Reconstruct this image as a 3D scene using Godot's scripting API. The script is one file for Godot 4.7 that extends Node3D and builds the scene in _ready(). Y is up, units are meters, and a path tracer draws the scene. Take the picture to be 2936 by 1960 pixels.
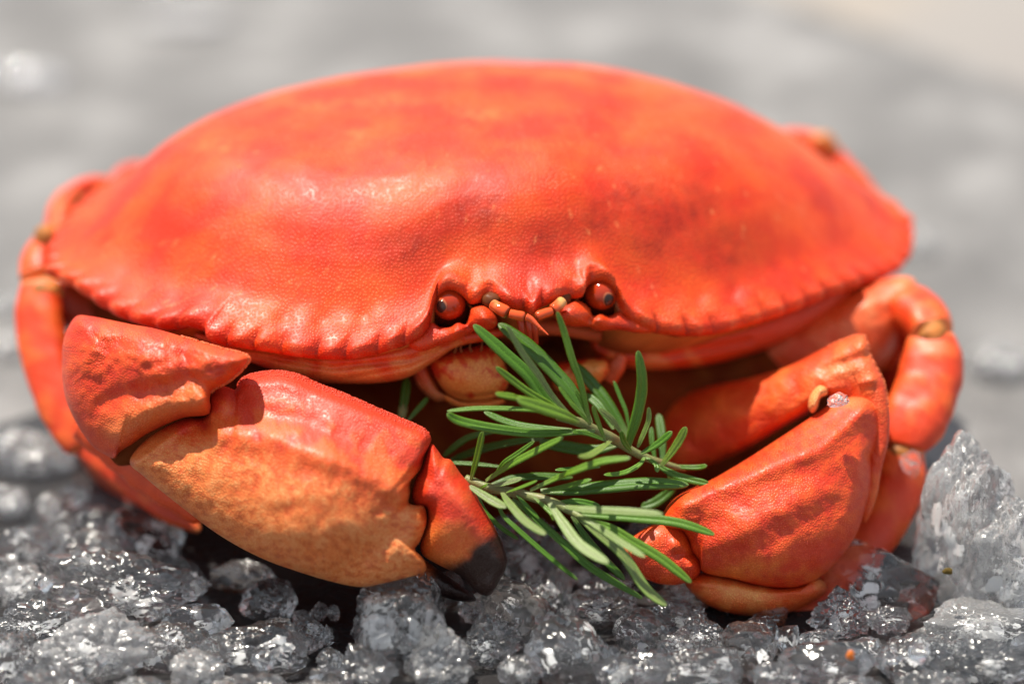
extends Node3D
# A cooked crab with rosemary between its claws, on crushed ice over a wet stone slab. Metres, y up.

const W := 2936.0
const H := 1960.0
const TV := 12.0 / 105.0
const TH := TV * 1024.0 / 683.0
const D0 := 0.52
var pitch := deg_to_rad(26.0)
var fwd := Vector3(0, -sin(pitch), -cos(pitch))
var upv := Vector3(0, cos(pitch), -sin(pitch))
var aim := Vector3(0, 0.045, 0)
var eye_at := aim - fwd * D0
var rng := RandomNumberGenerator.new()
var nz := FastNoiseLite.new()
var nf := FastNoiseLite.new()
var names := {}
var M := {}
var last := {}


# ---------------------------------------------------------------- helpers
func spot(x: float, y: float, d: float) -> Vector3:      # a point at a measured bearing and distance
	return eye_at + fwd * d + Vector3.RIGHT * ((x - W / 2) / (W / 2) * TH * d) - upv * ((y - H / 2) / (H / 2) * TV * d)


func seen(p: Vector3) -> Vector3:
	var q := p - eye_at
	var d := q.dot(fwd)
	return Vector3(W / 2 + W / 2 * q.x / d / TH, H / 2 - H / 2 * q.dot(upv) / d / TV, d)


func rest_depth(y: float, high: float) -> float:         # how far off a point on that bearing is `high` above the slab
	return (eye_at.y - high) / (-fwd.y + (y - H / 2) / (H / 2) * TV * upv.y)


func px(d: float) -> float:                              # metres per unit of bearing at that distance
	return d * TH / (W / 2)


func numbered(called: String) -> String:
	var n: int = names.get(called, -1) + 1
	names[called] = n
	return called if n == 0 else "%s_%03d" % [called, n]


func tag(o: Node, label: String, category := "", group := "", kind := "") -> Node:
	if label: o.set_meta("label", label)
	if category: o.set_meta("category", category)
	if group: o.set_meta("group", group)
	if kind: o.set_meta("kind", kind)
	return o


func put(called: String, mesh: Mesh, mat: Material, parent: Node3D, at := Vector3.ZERO) -> MeshInstance3D:
	var o := MeshInstance3D.new()
	o.name = numbered(called) if parent == self else called
	o.mesh = mesh
	o.material_override = mat
	parent.add_child(o, true)
	o.position = at
	return o


func noise(seed_: int, freq: float, oct := 4, type := FastNoiseLite.TYPE_SIMPLEX_SMOOTH) -> FastNoiseLite:
	var n := FastNoiseLite.new()
	n.seed = seed_
	n.frequency = freq
	n.noise_type = type
	n.fractal_octaves = oct
	return n


# vertices, counter-clockwise triangles -> smooth mesh; a closed shape is turned the right way out by its volume
func shape(v: PackedVector3Array, t: PackedInt32Array, c := PackedColorArray(), closed := true, uv := PackedVector2Array()) -> ArrayMesh:
	var n := PackedVector3Array()
	n.resize(v.size())
	var vol := 0.0
	for i in range(0, t.size(), 3):
		var a := v[t[i]]
		var b := v[t[i + 1]]
		var d := v[t[i + 2]]
		var k := (b - a).cross(d - a)
		vol += a.dot(b.cross(d))
		n[t[i]] += k
		n[t[i + 1]] += k
		n[t[i + 2]] += k
	var s := -1.0 if closed and vol < 0.0 else 1.0
	for i in n.size():
		n[i] = (n[i] * s).normalized() if n[i].length_squared() > 0.0 else Vector3.UP
	if s > 0.0:
		for i in range(0, t.size(), 3):
			var q := t[i + 1]
			t[i + 1] = t[i + 2]
			t[i + 2] = q
	var a := []
	a.resize(Mesh.ARRAY_MAX)
	a[Mesh.ARRAY_VERTEX] = v
	a[Mesh.ARRAY_NORMAL] = n
	a[Mesh.ARRAY_INDEX] = t
	if c.size(): a[Mesh.ARRAY_COLOR] = c
	if uv.size(): a[Mesh.ARRAY_TEX_UV] = uv
	var m := ArrayMesh.new()
	m.add_surface_from_arrays(Mesh.PRIMITIVE_TRIANGLES, a)
	return m


func cr(p0, p1, p2, p3, t: float):
	return 0.5 * (2.0 * p1 + (p2 - p0) * t + (2.0 * p0 - 5.0 * p1 + 4.0 * p2 - p3) * t * t + (3.0 * p1 - p0 - 3.0 * p2 + p3) * t * t * t)


func loop2(p: Array, n: int) -> PackedVector2Array:      # a closed smooth outline, n points evenly spaced
	var f := PackedVector2Array()
	var k := p.size()
	for i in k:
		for j in 10:
			f.append(cr(p[(i - 1 + k) % k], p[i], p[(i + 1) % k], p[(i + 2) % k], j / 10.0))
	f.append(f[0])
	return even2(f, n + 1).slice(0, n)


func even2(f: PackedVector2Array, n: int) -> PackedVector2Array:
	var total := 0.0
	for i in range(1, f.size()): total += f[i].distance_to(f[i - 1])
	var out := PackedVector2Array()
	var at := 0
	var run := 0.0
	for i in n:
		var want := total * i / (n - 1)
		while at < f.size() - 2 and run + f[at].distance_to(f[at + 1]) < want:
			run += f[at].distance_to(f[at + 1])
			at += 1
		var l := f[at].distance_to(f[at + 1])
		out.append(f[at].lerp(f[at + 1], clampf((want - run) / maxf(l, 1e-9), 0, 1)))
	return out


func path3(p: Array, per: int) -> PackedVector3Array:    # an open smooth path
	var out := PackedVector3Array()
	var k := p.size()
	for i in k - 1:
		for j in per:
			out.append(cr(p[maxi(i - 1, 0)], p[i], p[i + 1], p[mini(i + 2, k - 1)], j / float(per)))
	out.append(p[k - 1])
	return out


func ramp(t: float, keys: Array) -> float:               # keys: [t, value] pairs, eased
	for i in range(1, keys.size()):
		if t <= keys[i][0]:
			var k: float = (t - keys[i - 1][0]) / (keys[i][0] - keys[i - 1][0])
			return lerpf(keys[i - 1][1], keys[i][1], k)
	return keys[-1][1]


func soft(t: float, keys: Array) -> float:               # the same, as a smooth curve
	for i in range(1, keys.size()):
		if t <= keys[i][0]:
			var k: float = (t - keys[i - 1][0]) / (keys[i][0] - keys[i - 1][0])
			return cr(float(keys[maxi(i - 2, 0)][1]), float(keys[i - 1][1]), float(keys[i][1]), float(keys[mini(i + 1, keys.size() - 1)][1]), k)
	return keys[-1][1]


func seg_gap(p: Vector2, a: Vector2, b: Vector2) -> float:
	var ab := b - a
	return p.distance_to(a + ab * clampf((p - a).dot(ab) / ab.length_squared(), 0, 1))


func relief(p: Vector2, feats: Array) -> float:          # mm, from mounds [x, y, radius, height] and ridges or creases [[points], width, height]
	var h := 0.0
	for f in feats:
		if f[0] is Array:
			var g := 1e9
			var pts: Array = f[0]
			for i in pts.size() - 1:
				g = minf(g, seg_gap(p, pts[i], pts[i + 1]))
			if g < f[1] * 3.0:
				h += f[2] * exp(-g * g / (f[1] * f[1]))
		else:
			var q = (p - Vector2(f[0], f[1])).length_squared() / (f[2] * f[2])
			if q < 6.0:
				h += f[3] * exp(-q)
	return h


# A closed swelling body: its outline, a spine [x, y, front mm, back mm], and a distance that leans across it
func swell(outline: Array, spine: Array, d: float, lean: Vector2, n: int, rows: int, power: float, feats: Array, rough: float, paint: Callable, base := Vector3.ZERO) -> ArrayMesh:
	var o := loop2(outline, n)
	var sp := PackedVector2Array()
	var st := PackedVector2Array()
	var sk := spine.size()
	for k in sk - 1:
		for e in 8:
			var q: Array = []
			for m in [maxi(k - 1, 0), k, k + 1, mini(k + 2, sk - 1)]: q.append([Vector2(spine[m][0], spine[m][1]), Vector2(spine[m][2], spine[m][3])])
			sp.append(cr(q[0][0], q[1][0], q[2][0], q[3][0], e / 8.0))
			st.append(cr(q[0][1], q[1][1], q[2][1], q[3][1], e / 8.0))
	sp.append(Vector2(spine[-1][0], spine[-1][1]))
	st.append(Vector2(spine[-1][2], spine[-1][3]))
	var along := PackedFloat32Array()
	for i in n:
		var best := 1e12
		var bs := 0.0
		for k in sp.size() - 1:
			var a := sp[k]
			var b := sp[k + 1]
			var t := clampf((o[i] - a).dot(b - a) / maxf((b - a).length_squared(), 1e-6), 0, 1)
			var g := a.lerp(b, t).distance_squared_to(o[i])
			if g < best:
				best = g
				bs = k + t
		along.append(bs)
	for pass_ in 14:
		var a2 := along.duplicate()
		for i in n: a2[i] = (along[(i + n - 1) % n] + along[i] * 2.0 + along[(i + 1) % n]) / 4.0
		along = a2
	var c := PackedVector2Array()
	var th := PackedVector2Array()
	for i in n:
		var k := clampi(int(along[i]), 0, sp.size() - 2)
		c.append(sp[k].lerp(sp[k + 1], along[i] - k))
		th.append(st[k].lerp(st[k + 1], along[i] - k))
	var v := PackedVector3Array()
	var col := PackedColorArray()
	var mid := Vector2(spine[0][0], spine[0][1])
	var rings := 2 * rows + 1
	for k in rings:
		var front := k <= rows
		var r := sin((k if front else rings - 1 - k) / float(rows) * PI / 2.0)
		var pr := pow(maxf(1.0 - pow(r, power), 0.0), 1.0 / power)
		for i in n:
			var p := c[i].lerp(o[i], r)
			var z := d + (p - mid).dot(lean) * 1e-6
			var near := (1.0 - r * r * r * r)
			var w := nz.get_noise_3d(p.x * 0.9, p.y * 0.9, d * 5000.0)
			if front:
				z -= 0.001 * (th[i].x * pr + relief(p, feats) * minf(1.0, near * 3.0) + rough * w * near)
			else:
				z += 0.001 * (th[i].y * pr + rough * w * near)
			v.append(spot(p.x, p.y, z) - base)
			col.append(paint.call(p, r if front else 1.0, w))
	last = {"o": o, "v": v, "rows": rows}
	return shape(v, ring_tris(rings, n), col)


func ring_tris(rings: int, n: int) -> PackedInt32Array:
	var t := PackedInt32Array()
	for k in rings - 1:
		for i in n:
			var a := k * n + i
			var b := k * n + (i + 1) % n
			t.append_array([a, b, a + n, b, b + n, a + n])
	return t


# A tapering tube along a path: points, radius (m) at each key, squash of its second axis, colour by place along it
func tube(p: Array, radii: Array, squash: float, sides: int, per: int, paint: Callable, lumps := 0.0, base := Vector3.ZERO) -> ArrayMesh:
	var c := path3(p, per)
	var v := PackedVector3Array()
	var col := PackedColorArray()
	var n := c.size()
	var side := Vector3.ZERO
	for k in range(-1, n + 1):
		var i := clampi(k, 0, n - 1)
		var t := (c[mini(i + 1, n - 1)] - c[maxi(i - 1, 0)]).normalized()
		side = (side - t * side.dot(t)).normalized() if side.length() > 0.1 else t.cross(-fwd).normalized()
		var other := t.cross(side)
		var u := i / float(n - 1)
		var r := ramp(u, radii)
		for s in sides:
			var a := TAU * s / sides
			var q := side * cos(a) + other * sin(a) * squash
			var w := nf.get_noise_3dv((c[i] + q * r) * 9000.0)
			var rr := 0.02 * r if k < 0 or k == n else r * (1.0 + lumps * w + (0.09 * cos(3.0 * a + 0.8) if lumps > 0.05 and r > 0.0021 else 0.0))
			v.append(c[i] + q * rr - base + t * (0.25 * r * (-1 if k < 0 else 1) if k < 0 or k == n else 0.0))
			col.append(paint.call(u, a, w))
	return shape(v, ring_tris(n + 2, sides), col)


func ball(center: Vector3, rx: float, ry: float, rz: float, paint: Color, bas := Basis.IDENTITY, n := 24, lumps := 0.0) -> ArrayMesh:
	var v := PackedVector3Array()
	var col := PackedColorArray()
	for k in n / 2 + 1:
		var a := PI * k / (n / 2)
		for s in n:
			var b := TAU * s / n
			var q := Vector3(sin(a) * cos(b), cos(a), sin(a) * sin(b))
			var w := nf.get_noise_3dv(center * 9000.0 + q * 40.0)
			v.append(center + bas * (q * Vector3(rx, ry, rz)) * (1.0 + lumps * w))
			col.append(paint * (1.0 + 0.25 * w))
	return shape(v, ring_tris(n / 2 + 1, n), col)


func cap(center: Vector3, radius: float, towards: Vector3, wide: float, tall: float, paint: Color) -> ArrayMesh:   # an oval patch of a sphere, thickened to a lens
	var v := PackedVector3Array()
	var t := PackedInt32Array()
	var col := PackedColorArray()
	var x := Vector3.UP.cross(towards).normalized()
	var y := towards.cross(x)
	for k in 12:
		var r := (k if k < 6 else 11 - k) / 5.5
		for i in 28:
			var a := TAU * i / 28.0
			var q := (towards + x * tan(wide * r) * cos(a) + y * tan(tall * r) * sin(a) * (1.0 - 0.18 * cos(a))).normalized()
			v.append(center + q * (radius if k < 6 else radius * 0.93))
			col.append(paint)
	return shape(v, ring_tris(12, 28), col)


func beads(from: Vector2, to: Vector2, many: int, deep: int, size: float, paint: Color) -> ArrayMesh:   # granules along the rim of the body just made
	var o: PackedVector2Array = last.o
	var body: PackedVector3Array = last.v
	var n := o.size()
	var a := 0
	var b := 0
	for i in n:
		if o[i].distance_to(from) < o[a].distance_to(from): a = i
		if o[i].distance_to(to) < o[b].distance_to(to): b = i
	if b < a: b += n
	var v := PackedVector3Array()
	var t := PackedInt32Array()
	var col := PackedColorArray()
	for k in many:
		var i := rng.randi_range(a, b) % n
		var ring: int = last.rows - int(deep * pow(rng.randf(), 1.4)) + 2
		var c: Vector3 = body[ring * n + i].lerp(body[ring * n + (i + 1) % n], rng.randf())
		var r := size * rng.randf_range(0.55, 1.15)
		var first := v.size()
		for e in 5:
			for h in 7:
				v.append(c + Vector3(sin(PI * e / 4.0) * cos(TAU * h / 7), cos(PI * e / 4.0), sin(PI * e / 4.0) * sin(TAU * h / 7)) * r)
				col.append(paint * (0.85 + 0.3 * (k % 5) / 4.0))
		for q in ring_tris(5, 7): t.append(q + first)
	return shape(v, t, col)


func mat(rough: float, tint := Color.WHITE) -> StandardMaterial3D:
	var m := StandardMaterial3D.new()
	m.vertex_color_use_as_albedo = true
	m.albedo_color = tint
	m.roughness = rough
	return m


func picture(n: FastNoiseLite, size: int, stops: Array) -> NoiseTexture2D:
	var t := NoiseTexture2D.new()
	t.width = size
	t.height = size
	t.seamless = true
	t.seamless_blend_skirt = 0.12
	t.noise = n
	var g := Gradient.new()
	g.offsets = PackedFloat32Array(stops.map(func(s): return s[0]))
	g.colors = PackedColorArray(stops.map(func(s): return s[1]))
	t.color_ramp = g
	return t


func grey(x: float) -> Color:
	return Color(x, x, x)


func make_materials() -> void:
	var cells := noise(11, 1.0 / 21.0, 1, FastNoiseLite.TYPE_CELLULAR)
	cells.fractal_type = FastNoiseLite.FRACTAL_NONE
	cells.cellular_return_type = FastNoiseLite.RETURN_DISTANCE
	cells.cellular_jitter = 0.75
	var spots := picture(cells, 1024, [[0.0, Color(1, 1, 1)], [0.16, Color(1, 0.97, 0.95)], [0.36, Color(0.94, 0.76, 0.68)], [1.0, Color(0.93, 0.74, 0.65)]])
	var heights := picture(cells, 1024, [[0.0, grey(1)], [0.14, grey(0.85)], [0.38, grey(0.08)], [0.46, grey(0)], [1.0, grey(0)]])
	var shell := mat(0.46)
	shell.metallic_specular = 0.36
	shell.albedo_texture = spots
	shell.heightmap_enabled = true
	shell.heightmap_texture = heights
	shell.heightmap_scale = 0.008
	shell.uv1_triplanar = true
	shell.uv1_scale = Vector3.ONE / 0.0255
	shell.uv1_triplanar_sharpness = 6.0
	shell.clearcoat_enabled = true
	shell.clearcoat = 0.28
	shell.clearcoat_roughness = 0.5
	shell.roughness = 1.0
	shell.roughness_texture = picture(noise(61, 0.009, 5), 1024, [[0.0, grey(0.34)], [0.4, grey(0.42)], [0.65, grey(0.50)], [1.0, grey(0.66)]])
	M.shell = shell
	var claw: StandardMaterial3D = shell.duplicate()
	claw.uv1_scale = Vector3.ONE / 0.021
	claw.heightmap_scale = 0.008
	claw.roughness = 1.0
	claw.metallic_specular = 0.45
	M.claw = claw
	var leg: StandardMaterial3D = claw.duplicate()
	leg.heightmap_scale = 0.004
	M.leg = leg
	var mouth := mat(0.45)
	mouth.metallic_specular = 0.3
	M.mouth = mouth
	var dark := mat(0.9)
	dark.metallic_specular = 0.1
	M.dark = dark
	var wet := mat(0.08)
	M.wet = wet
	var crumple := noise(5, 0.016, 3)
	var fuzz := noise(8, 0.11, 3)
	var leaf := mat(0.42)
	leaf.albedo_texture = picture(fuzz, 512, [[0.0, grey(0.55)], [0.5, grey(0.76)], [0.64, grey(0.92)], [0.75, grey(1.0)], [1.0, Color(1, 1, 1)]])
	leaf.heightmap_enabled = true
	leaf.heightmap_texture = picture(fuzz, 512, [[0.0, grey(0)], [1.0, grey(1)]])
	leaf.heightmap_scale = 0.006
	leaf.uv1_triplanar = true
	leaf.uv1_scale = Vector3.ONE / 0.011
	leaf.backlight_enabled = true
	leaf.backlight = Color(0.5, 0.5, 0.5)
	M.leaf = leaf
	var ice := StandardMaterial3D.new()
	ice.albedo_color = Color(1, 1, 1, 0.006)
	ice.transparency = BaseMaterial3D.TRANSPARENCY_ALPHA
	ice.refraction_enabled = true
	ice.refraction_scale = 0.031
	ice.roughness = 0.0
	ice.heightmap_enabled = true
	ice.heightmap_texture = picture(crumple, 512, [[0.0, grey(0)], [0.5, grey(0.35)], [1.0, grey(1)]])
	ice.heightmap_scale = 0.005
	ice.uv1_triplanar = true
	ice.uv1_world_triplanar = true
	ice.uv1_scale = Vector3.ONE / 0.010
	ice.clearcoat_enabled = true
	ice.clearcoat = 1.0
	ice.clearcoat_roughness = 0.16
	M.ice = ice
	var frost: StandardMaterial3D = ice.duplicate()
	frost.albedo_color = Color(0.98, 0.98, 0.98, 0.015)
	frost.roughness = 0.0
	frost.heightmap_scale = 0.007
	M.frost = frost
	var cloudy: StandardMaterial3D = ice.duplicate()
	cloudy.albedo_color = Color(0.98, 0.98, 0.98, 0.13)
	cloudy.roughness = 0.02
	cloudy.heightmap_scale = 0.014
	M.cloudy = cloudy
	var snow: StandardMaterial3D = cloudy.duplicate()
	snow.albedo_color = Color(0.95, 0.95, 0.96, 0.45)
	M.snow = snow
	var crack_glint := StandardMaterial3D.new()
	crack_glint.albedo_color = Color(0.96, 0.965, 0.97)  # white also stands in for sky reflected inside the ice
	crack_glint.roughness = 0.6
	M.crack_glint = crack_glint
	var stone := StandardMaterial3D.new()
	var grain := noise(23, 0.0045, 5)
	stone.albedo_texture = picture(grain, 1024, [[0.0, Color(0.37, 0.365, 0.365)], [0.5, Color(0.45, 0.445, 0.445)], [0.8, Color(0.53, 0.525, 0.525)], [1.0, Color(0.60, 0.595, 0.6)]])
	stone.roughness = 0.5
	stone.uv1_triplanar = true
	stone.uv1_scale = Vector3.ONE / 0.22
	stone.heightmap_enabled = true
	stone.heightmap_texture = picture(noise(22, 0.05, 5), 1024, [[0.0, grey(0)], [1.0, grey(1)]])
	stone.heightmap_scale = 0.05
	M.stone = stone
	var soaked_shade: StandardMaterial3D = stone.duplicate()
	soaked_shade.albedo_color = Color(0.47, 0.465, 0.47)  # wet stone, darkened further for the shade under ice and crab
	soaked_shade.roughness = 0.22
	soaked_shade.heightmap_scale = 0.02
	M.soaked_shade = soaked_shade
	var pale := StandardMaterial3D.new()
	pale.albedo_texture = picture(noise(31, 0.006, 3), 512, [[0.0, Color(0.52, 0.505, 0.50)], [0.7, Color(0.54, 0.525, 0.515)], [1.0, Color(0.57, 0.54, 0.51)]])
	pale.roughness = 0.8
	pale.uv1_triplanar = true
	pale.uv1_scale = Vector3.ONE / 0.6
	M.pale = pale


func _ready() -> void:
	rng.seed = 7
	nz = noise(3, 0.012, 4)
	nf = noise(4, 0.02, 3)
	# camera
	var cam := Camera3D.new()
	cam.name = "camera"
	add_child(cam)
	cam.position = eye_at
	cam.basis = Basis(Vector3.RIGHT, upv, -fwd)
	var lens := CameraAttributesPhysical.new()
	lens.frustum_focal_length = 105.0
	lens.frustum_focus_distance = 0.511
	lens.exposure_aperture = 4.8
	lens.frustum_near = 0.05
	lens.frustum_far = 60.0
	cam.attributes = lens
	cam.keep_aspect = Camera3D.KEEP_HEIGHT
	cam.current = true
	# sky and exposure
	var around := WorldEnvironment.new()
	around.name = "environment"
	var env := Environment.new()
	env.background_mode = Environment.BG_SKY
	var air := ProceduralSkyMaterial.new()
	air.sky_top_color = Color(0.78, 0.82, 0.87)
	air.sky_horizon_color = Color(0.86, 0.865, 0.87)
	air.sky_curve = 0.2
	air.ground_bottom_color = Color(0.35, 0.34, 0.33)
	air.ground_horizon_color = Color(0.5, 0.5, 0.5)
	var sky := Sky.new()
	sky.sky_material = air
	env.sky = sky
	env.background_energy_multiplier = 0.6
	env.tonemap_mode = Environment.TONE_MAPPER_LINEAR
	env.tonemap_exposure = 1.45
	env.sdfgi_enabled = true
	env.ssao_enabled = true
	env.ssil_enabled = true
	around.environment = env
	add_child(around)
	# sun: high, from the left and a little behind the crab
	var sun := DirectionalLight3D.new()
	sun.name = "sun"
	add_child(sun)
	var el := deg_to_rad(71.0)
	var az := deg_to_rad(-60.0)
	var s := Vector3(sin(az) * cos(el), sin(el), -cos(az) * cos(el))
	sun.look_at_from_position(s, Vector3.ZERO, Vector3.FORWARD)
	sun.light_energy = 1.6
	sun.light_color = Color(1.0, 0.965, 0.91)
	sun.light_angular_distance = 0.5
	sun.shadow_enabled = true
	make_materials()
	make_ground()
	make_crab()
	make_rosemary()
	make_ice()


# ---------------------------------------------------------------- the setting
func sheet(edge: PackedVector2Array, y: float, thick: float) -> ArrayMesh:   # a flat slab of a given outline (x, z)
	var st := SurfaceTool.new()
	st.begin(Mesh.PRIMITIVE_TRIANGLES)
	var n := edge.size()
	var tri := Geometry2D.triangulate_polygon(edge)
	for i in range(0, tri.size(), 3):
		var a := edge[tri[i]]
		var b := edge[tri[i + 1]]
		var c := edge[tri[i + 2]]
		if (b - a).cross(c - a) < 0.0:
			var q := b
			b = c
			c = q
		for p in [a, b, c]:
			st.set_normal(Vector3.UP)
			st.add_vertex(Vector3(p.x, y, p.y))
	if thick > 0.0:
		for i in n:
			var a := edge[i]
			var b := edge[(i + 1) % n]
			var q := [Vector3(a.x, y, a.y), Vector3(b.x, y, b.y), Vector3(b.x, y - thick, b.y), Vector3(a.x, y - thick, a.y)]
			var nn := Vector3(b.y - a.y, 0, a.x - b.x).normalized()
			for k in [0, 1, 2, 0, 2, 3]:
				st.set_normal(nn)
				st.add_vertex(q[k])
	return st.commit()


func make_ground() -> void:
	var a := spot(2260, 0, rest_depth(0, 0.0))
	var b := spot(2936, 250, rest_depth(250, 0.0))
	var along := (b - a) / (b - a).length()
	var p := a - along * 0.9
	var q := b + along * 0.9
	var slab := put("stone_slab", sheet(PackedVector2Array([Vector2(p.x, p.z), Vector2(q.x, q.z), Vector2(q.x, 0.7), Vector2(-1.0, 0.7), Vector2(-1.0, p.z)]), 0.0, 0.03), M.stone, self)
	tag(slab, "grey stone slab under the crab and the ice", "", "", "structure")
	var g := put("ground", sheet(PackedVector2Array([Vector2(-40, -40), Vector2(40, -40), Vector2(40, 40), Vector2(-40, 40)]), -0.031, 0.0), M.pale, self)
	tag(g, "pale ground beyond the edge of the slab", "", "", "structure")
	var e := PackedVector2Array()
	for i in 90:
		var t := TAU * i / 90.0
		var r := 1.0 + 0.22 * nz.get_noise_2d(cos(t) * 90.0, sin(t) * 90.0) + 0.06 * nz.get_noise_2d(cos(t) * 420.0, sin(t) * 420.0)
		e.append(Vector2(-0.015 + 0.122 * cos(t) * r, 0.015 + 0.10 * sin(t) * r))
	var w := put("meltwater", sheet(e, 0.0009, 0.0), M.soaked_shade, self)
	tag(w, "wet patch of meltwater with painted shade on the slab around the ice", "", "", "structure")


# ---------------------------------------------------------------- the crab
const RED := Color(0.68, 0.050, 0.009)
const ORANGE := Color(0.83, 0.120, 0.014)
const GOLD := Color(0.80, 0.36, 0.11)
const CREAM := Color(0.86, 0.62, 0.34)
const DEEP := Color(0.44, 0.026, 0.010)


func v2(a: Array) -> Array:
	var out := []
	for i in range(0, a.size(), 2): out.append(Vector2(a[i], a[i + 1]))
	return out


func margin() -> Array:
	var front := [[135, 760, .545], [160, 785, .5415], [196, 802, .538], [240, 832, .534], [290, 866, .531], [357, 900, .527], [446, 925, .523], [482, 927, .5215], [536, 920, .520], [590, 938, .518], [600, 962, .5175], [670, 977, .516],
		[760, 991, .515], [880, 1009, .514], [1000, 1012, .5135], [1120, 985, .5135], [1190, 955, .5142], [1222, 925, .5148], [1236, 880, .5155], [1254, 834, .5162], [1288, 814, .5166], [1324, 828, .5163], [1348, 852, .516], [1374, 850, .516], [1400, 841, .5165],
		[1436, 853, .5158], [1480, 868, .515], [1508, 870, .5148], [1525, 886, .5145], [1545, 866, .515], [1572, 855, .516], [1602, 840, .5175], [1650, 836, .518], [1672, 832, .5184], [1684, 806, .519], [1714, 788, .5196], [1746, 796, .5198], [1772, 828, .520], [1786, 868, .5205], [1816, 903, .521], [1875, 932, .522],
		[1950, 945, .5235], [2060, 940, .526], [2200, 903, .531], [2290, 872, .536], [2375, 838, .541], [2450, 812, .546], [2500, 793, .551], [2560, 772, .557], [2598, 742, .562], [2612, 680, .571], [2590, 605, .580]]
	var out := []
	for f in front: out.append(spot(f[0], f[1], f[2]))
	for b in [[.064, .0435, -.080], [.045, .043, -.096], [.022, .041, -.105], [-.008, .040, -.108], [-.036, .041, -.099], [-.062, .0450, -.084], [-.0775, .0475, -.065], [-.084, .0475, -.045]]:
		out.append(Vector3(b[0], b[1], b[2]))
	return out


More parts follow.
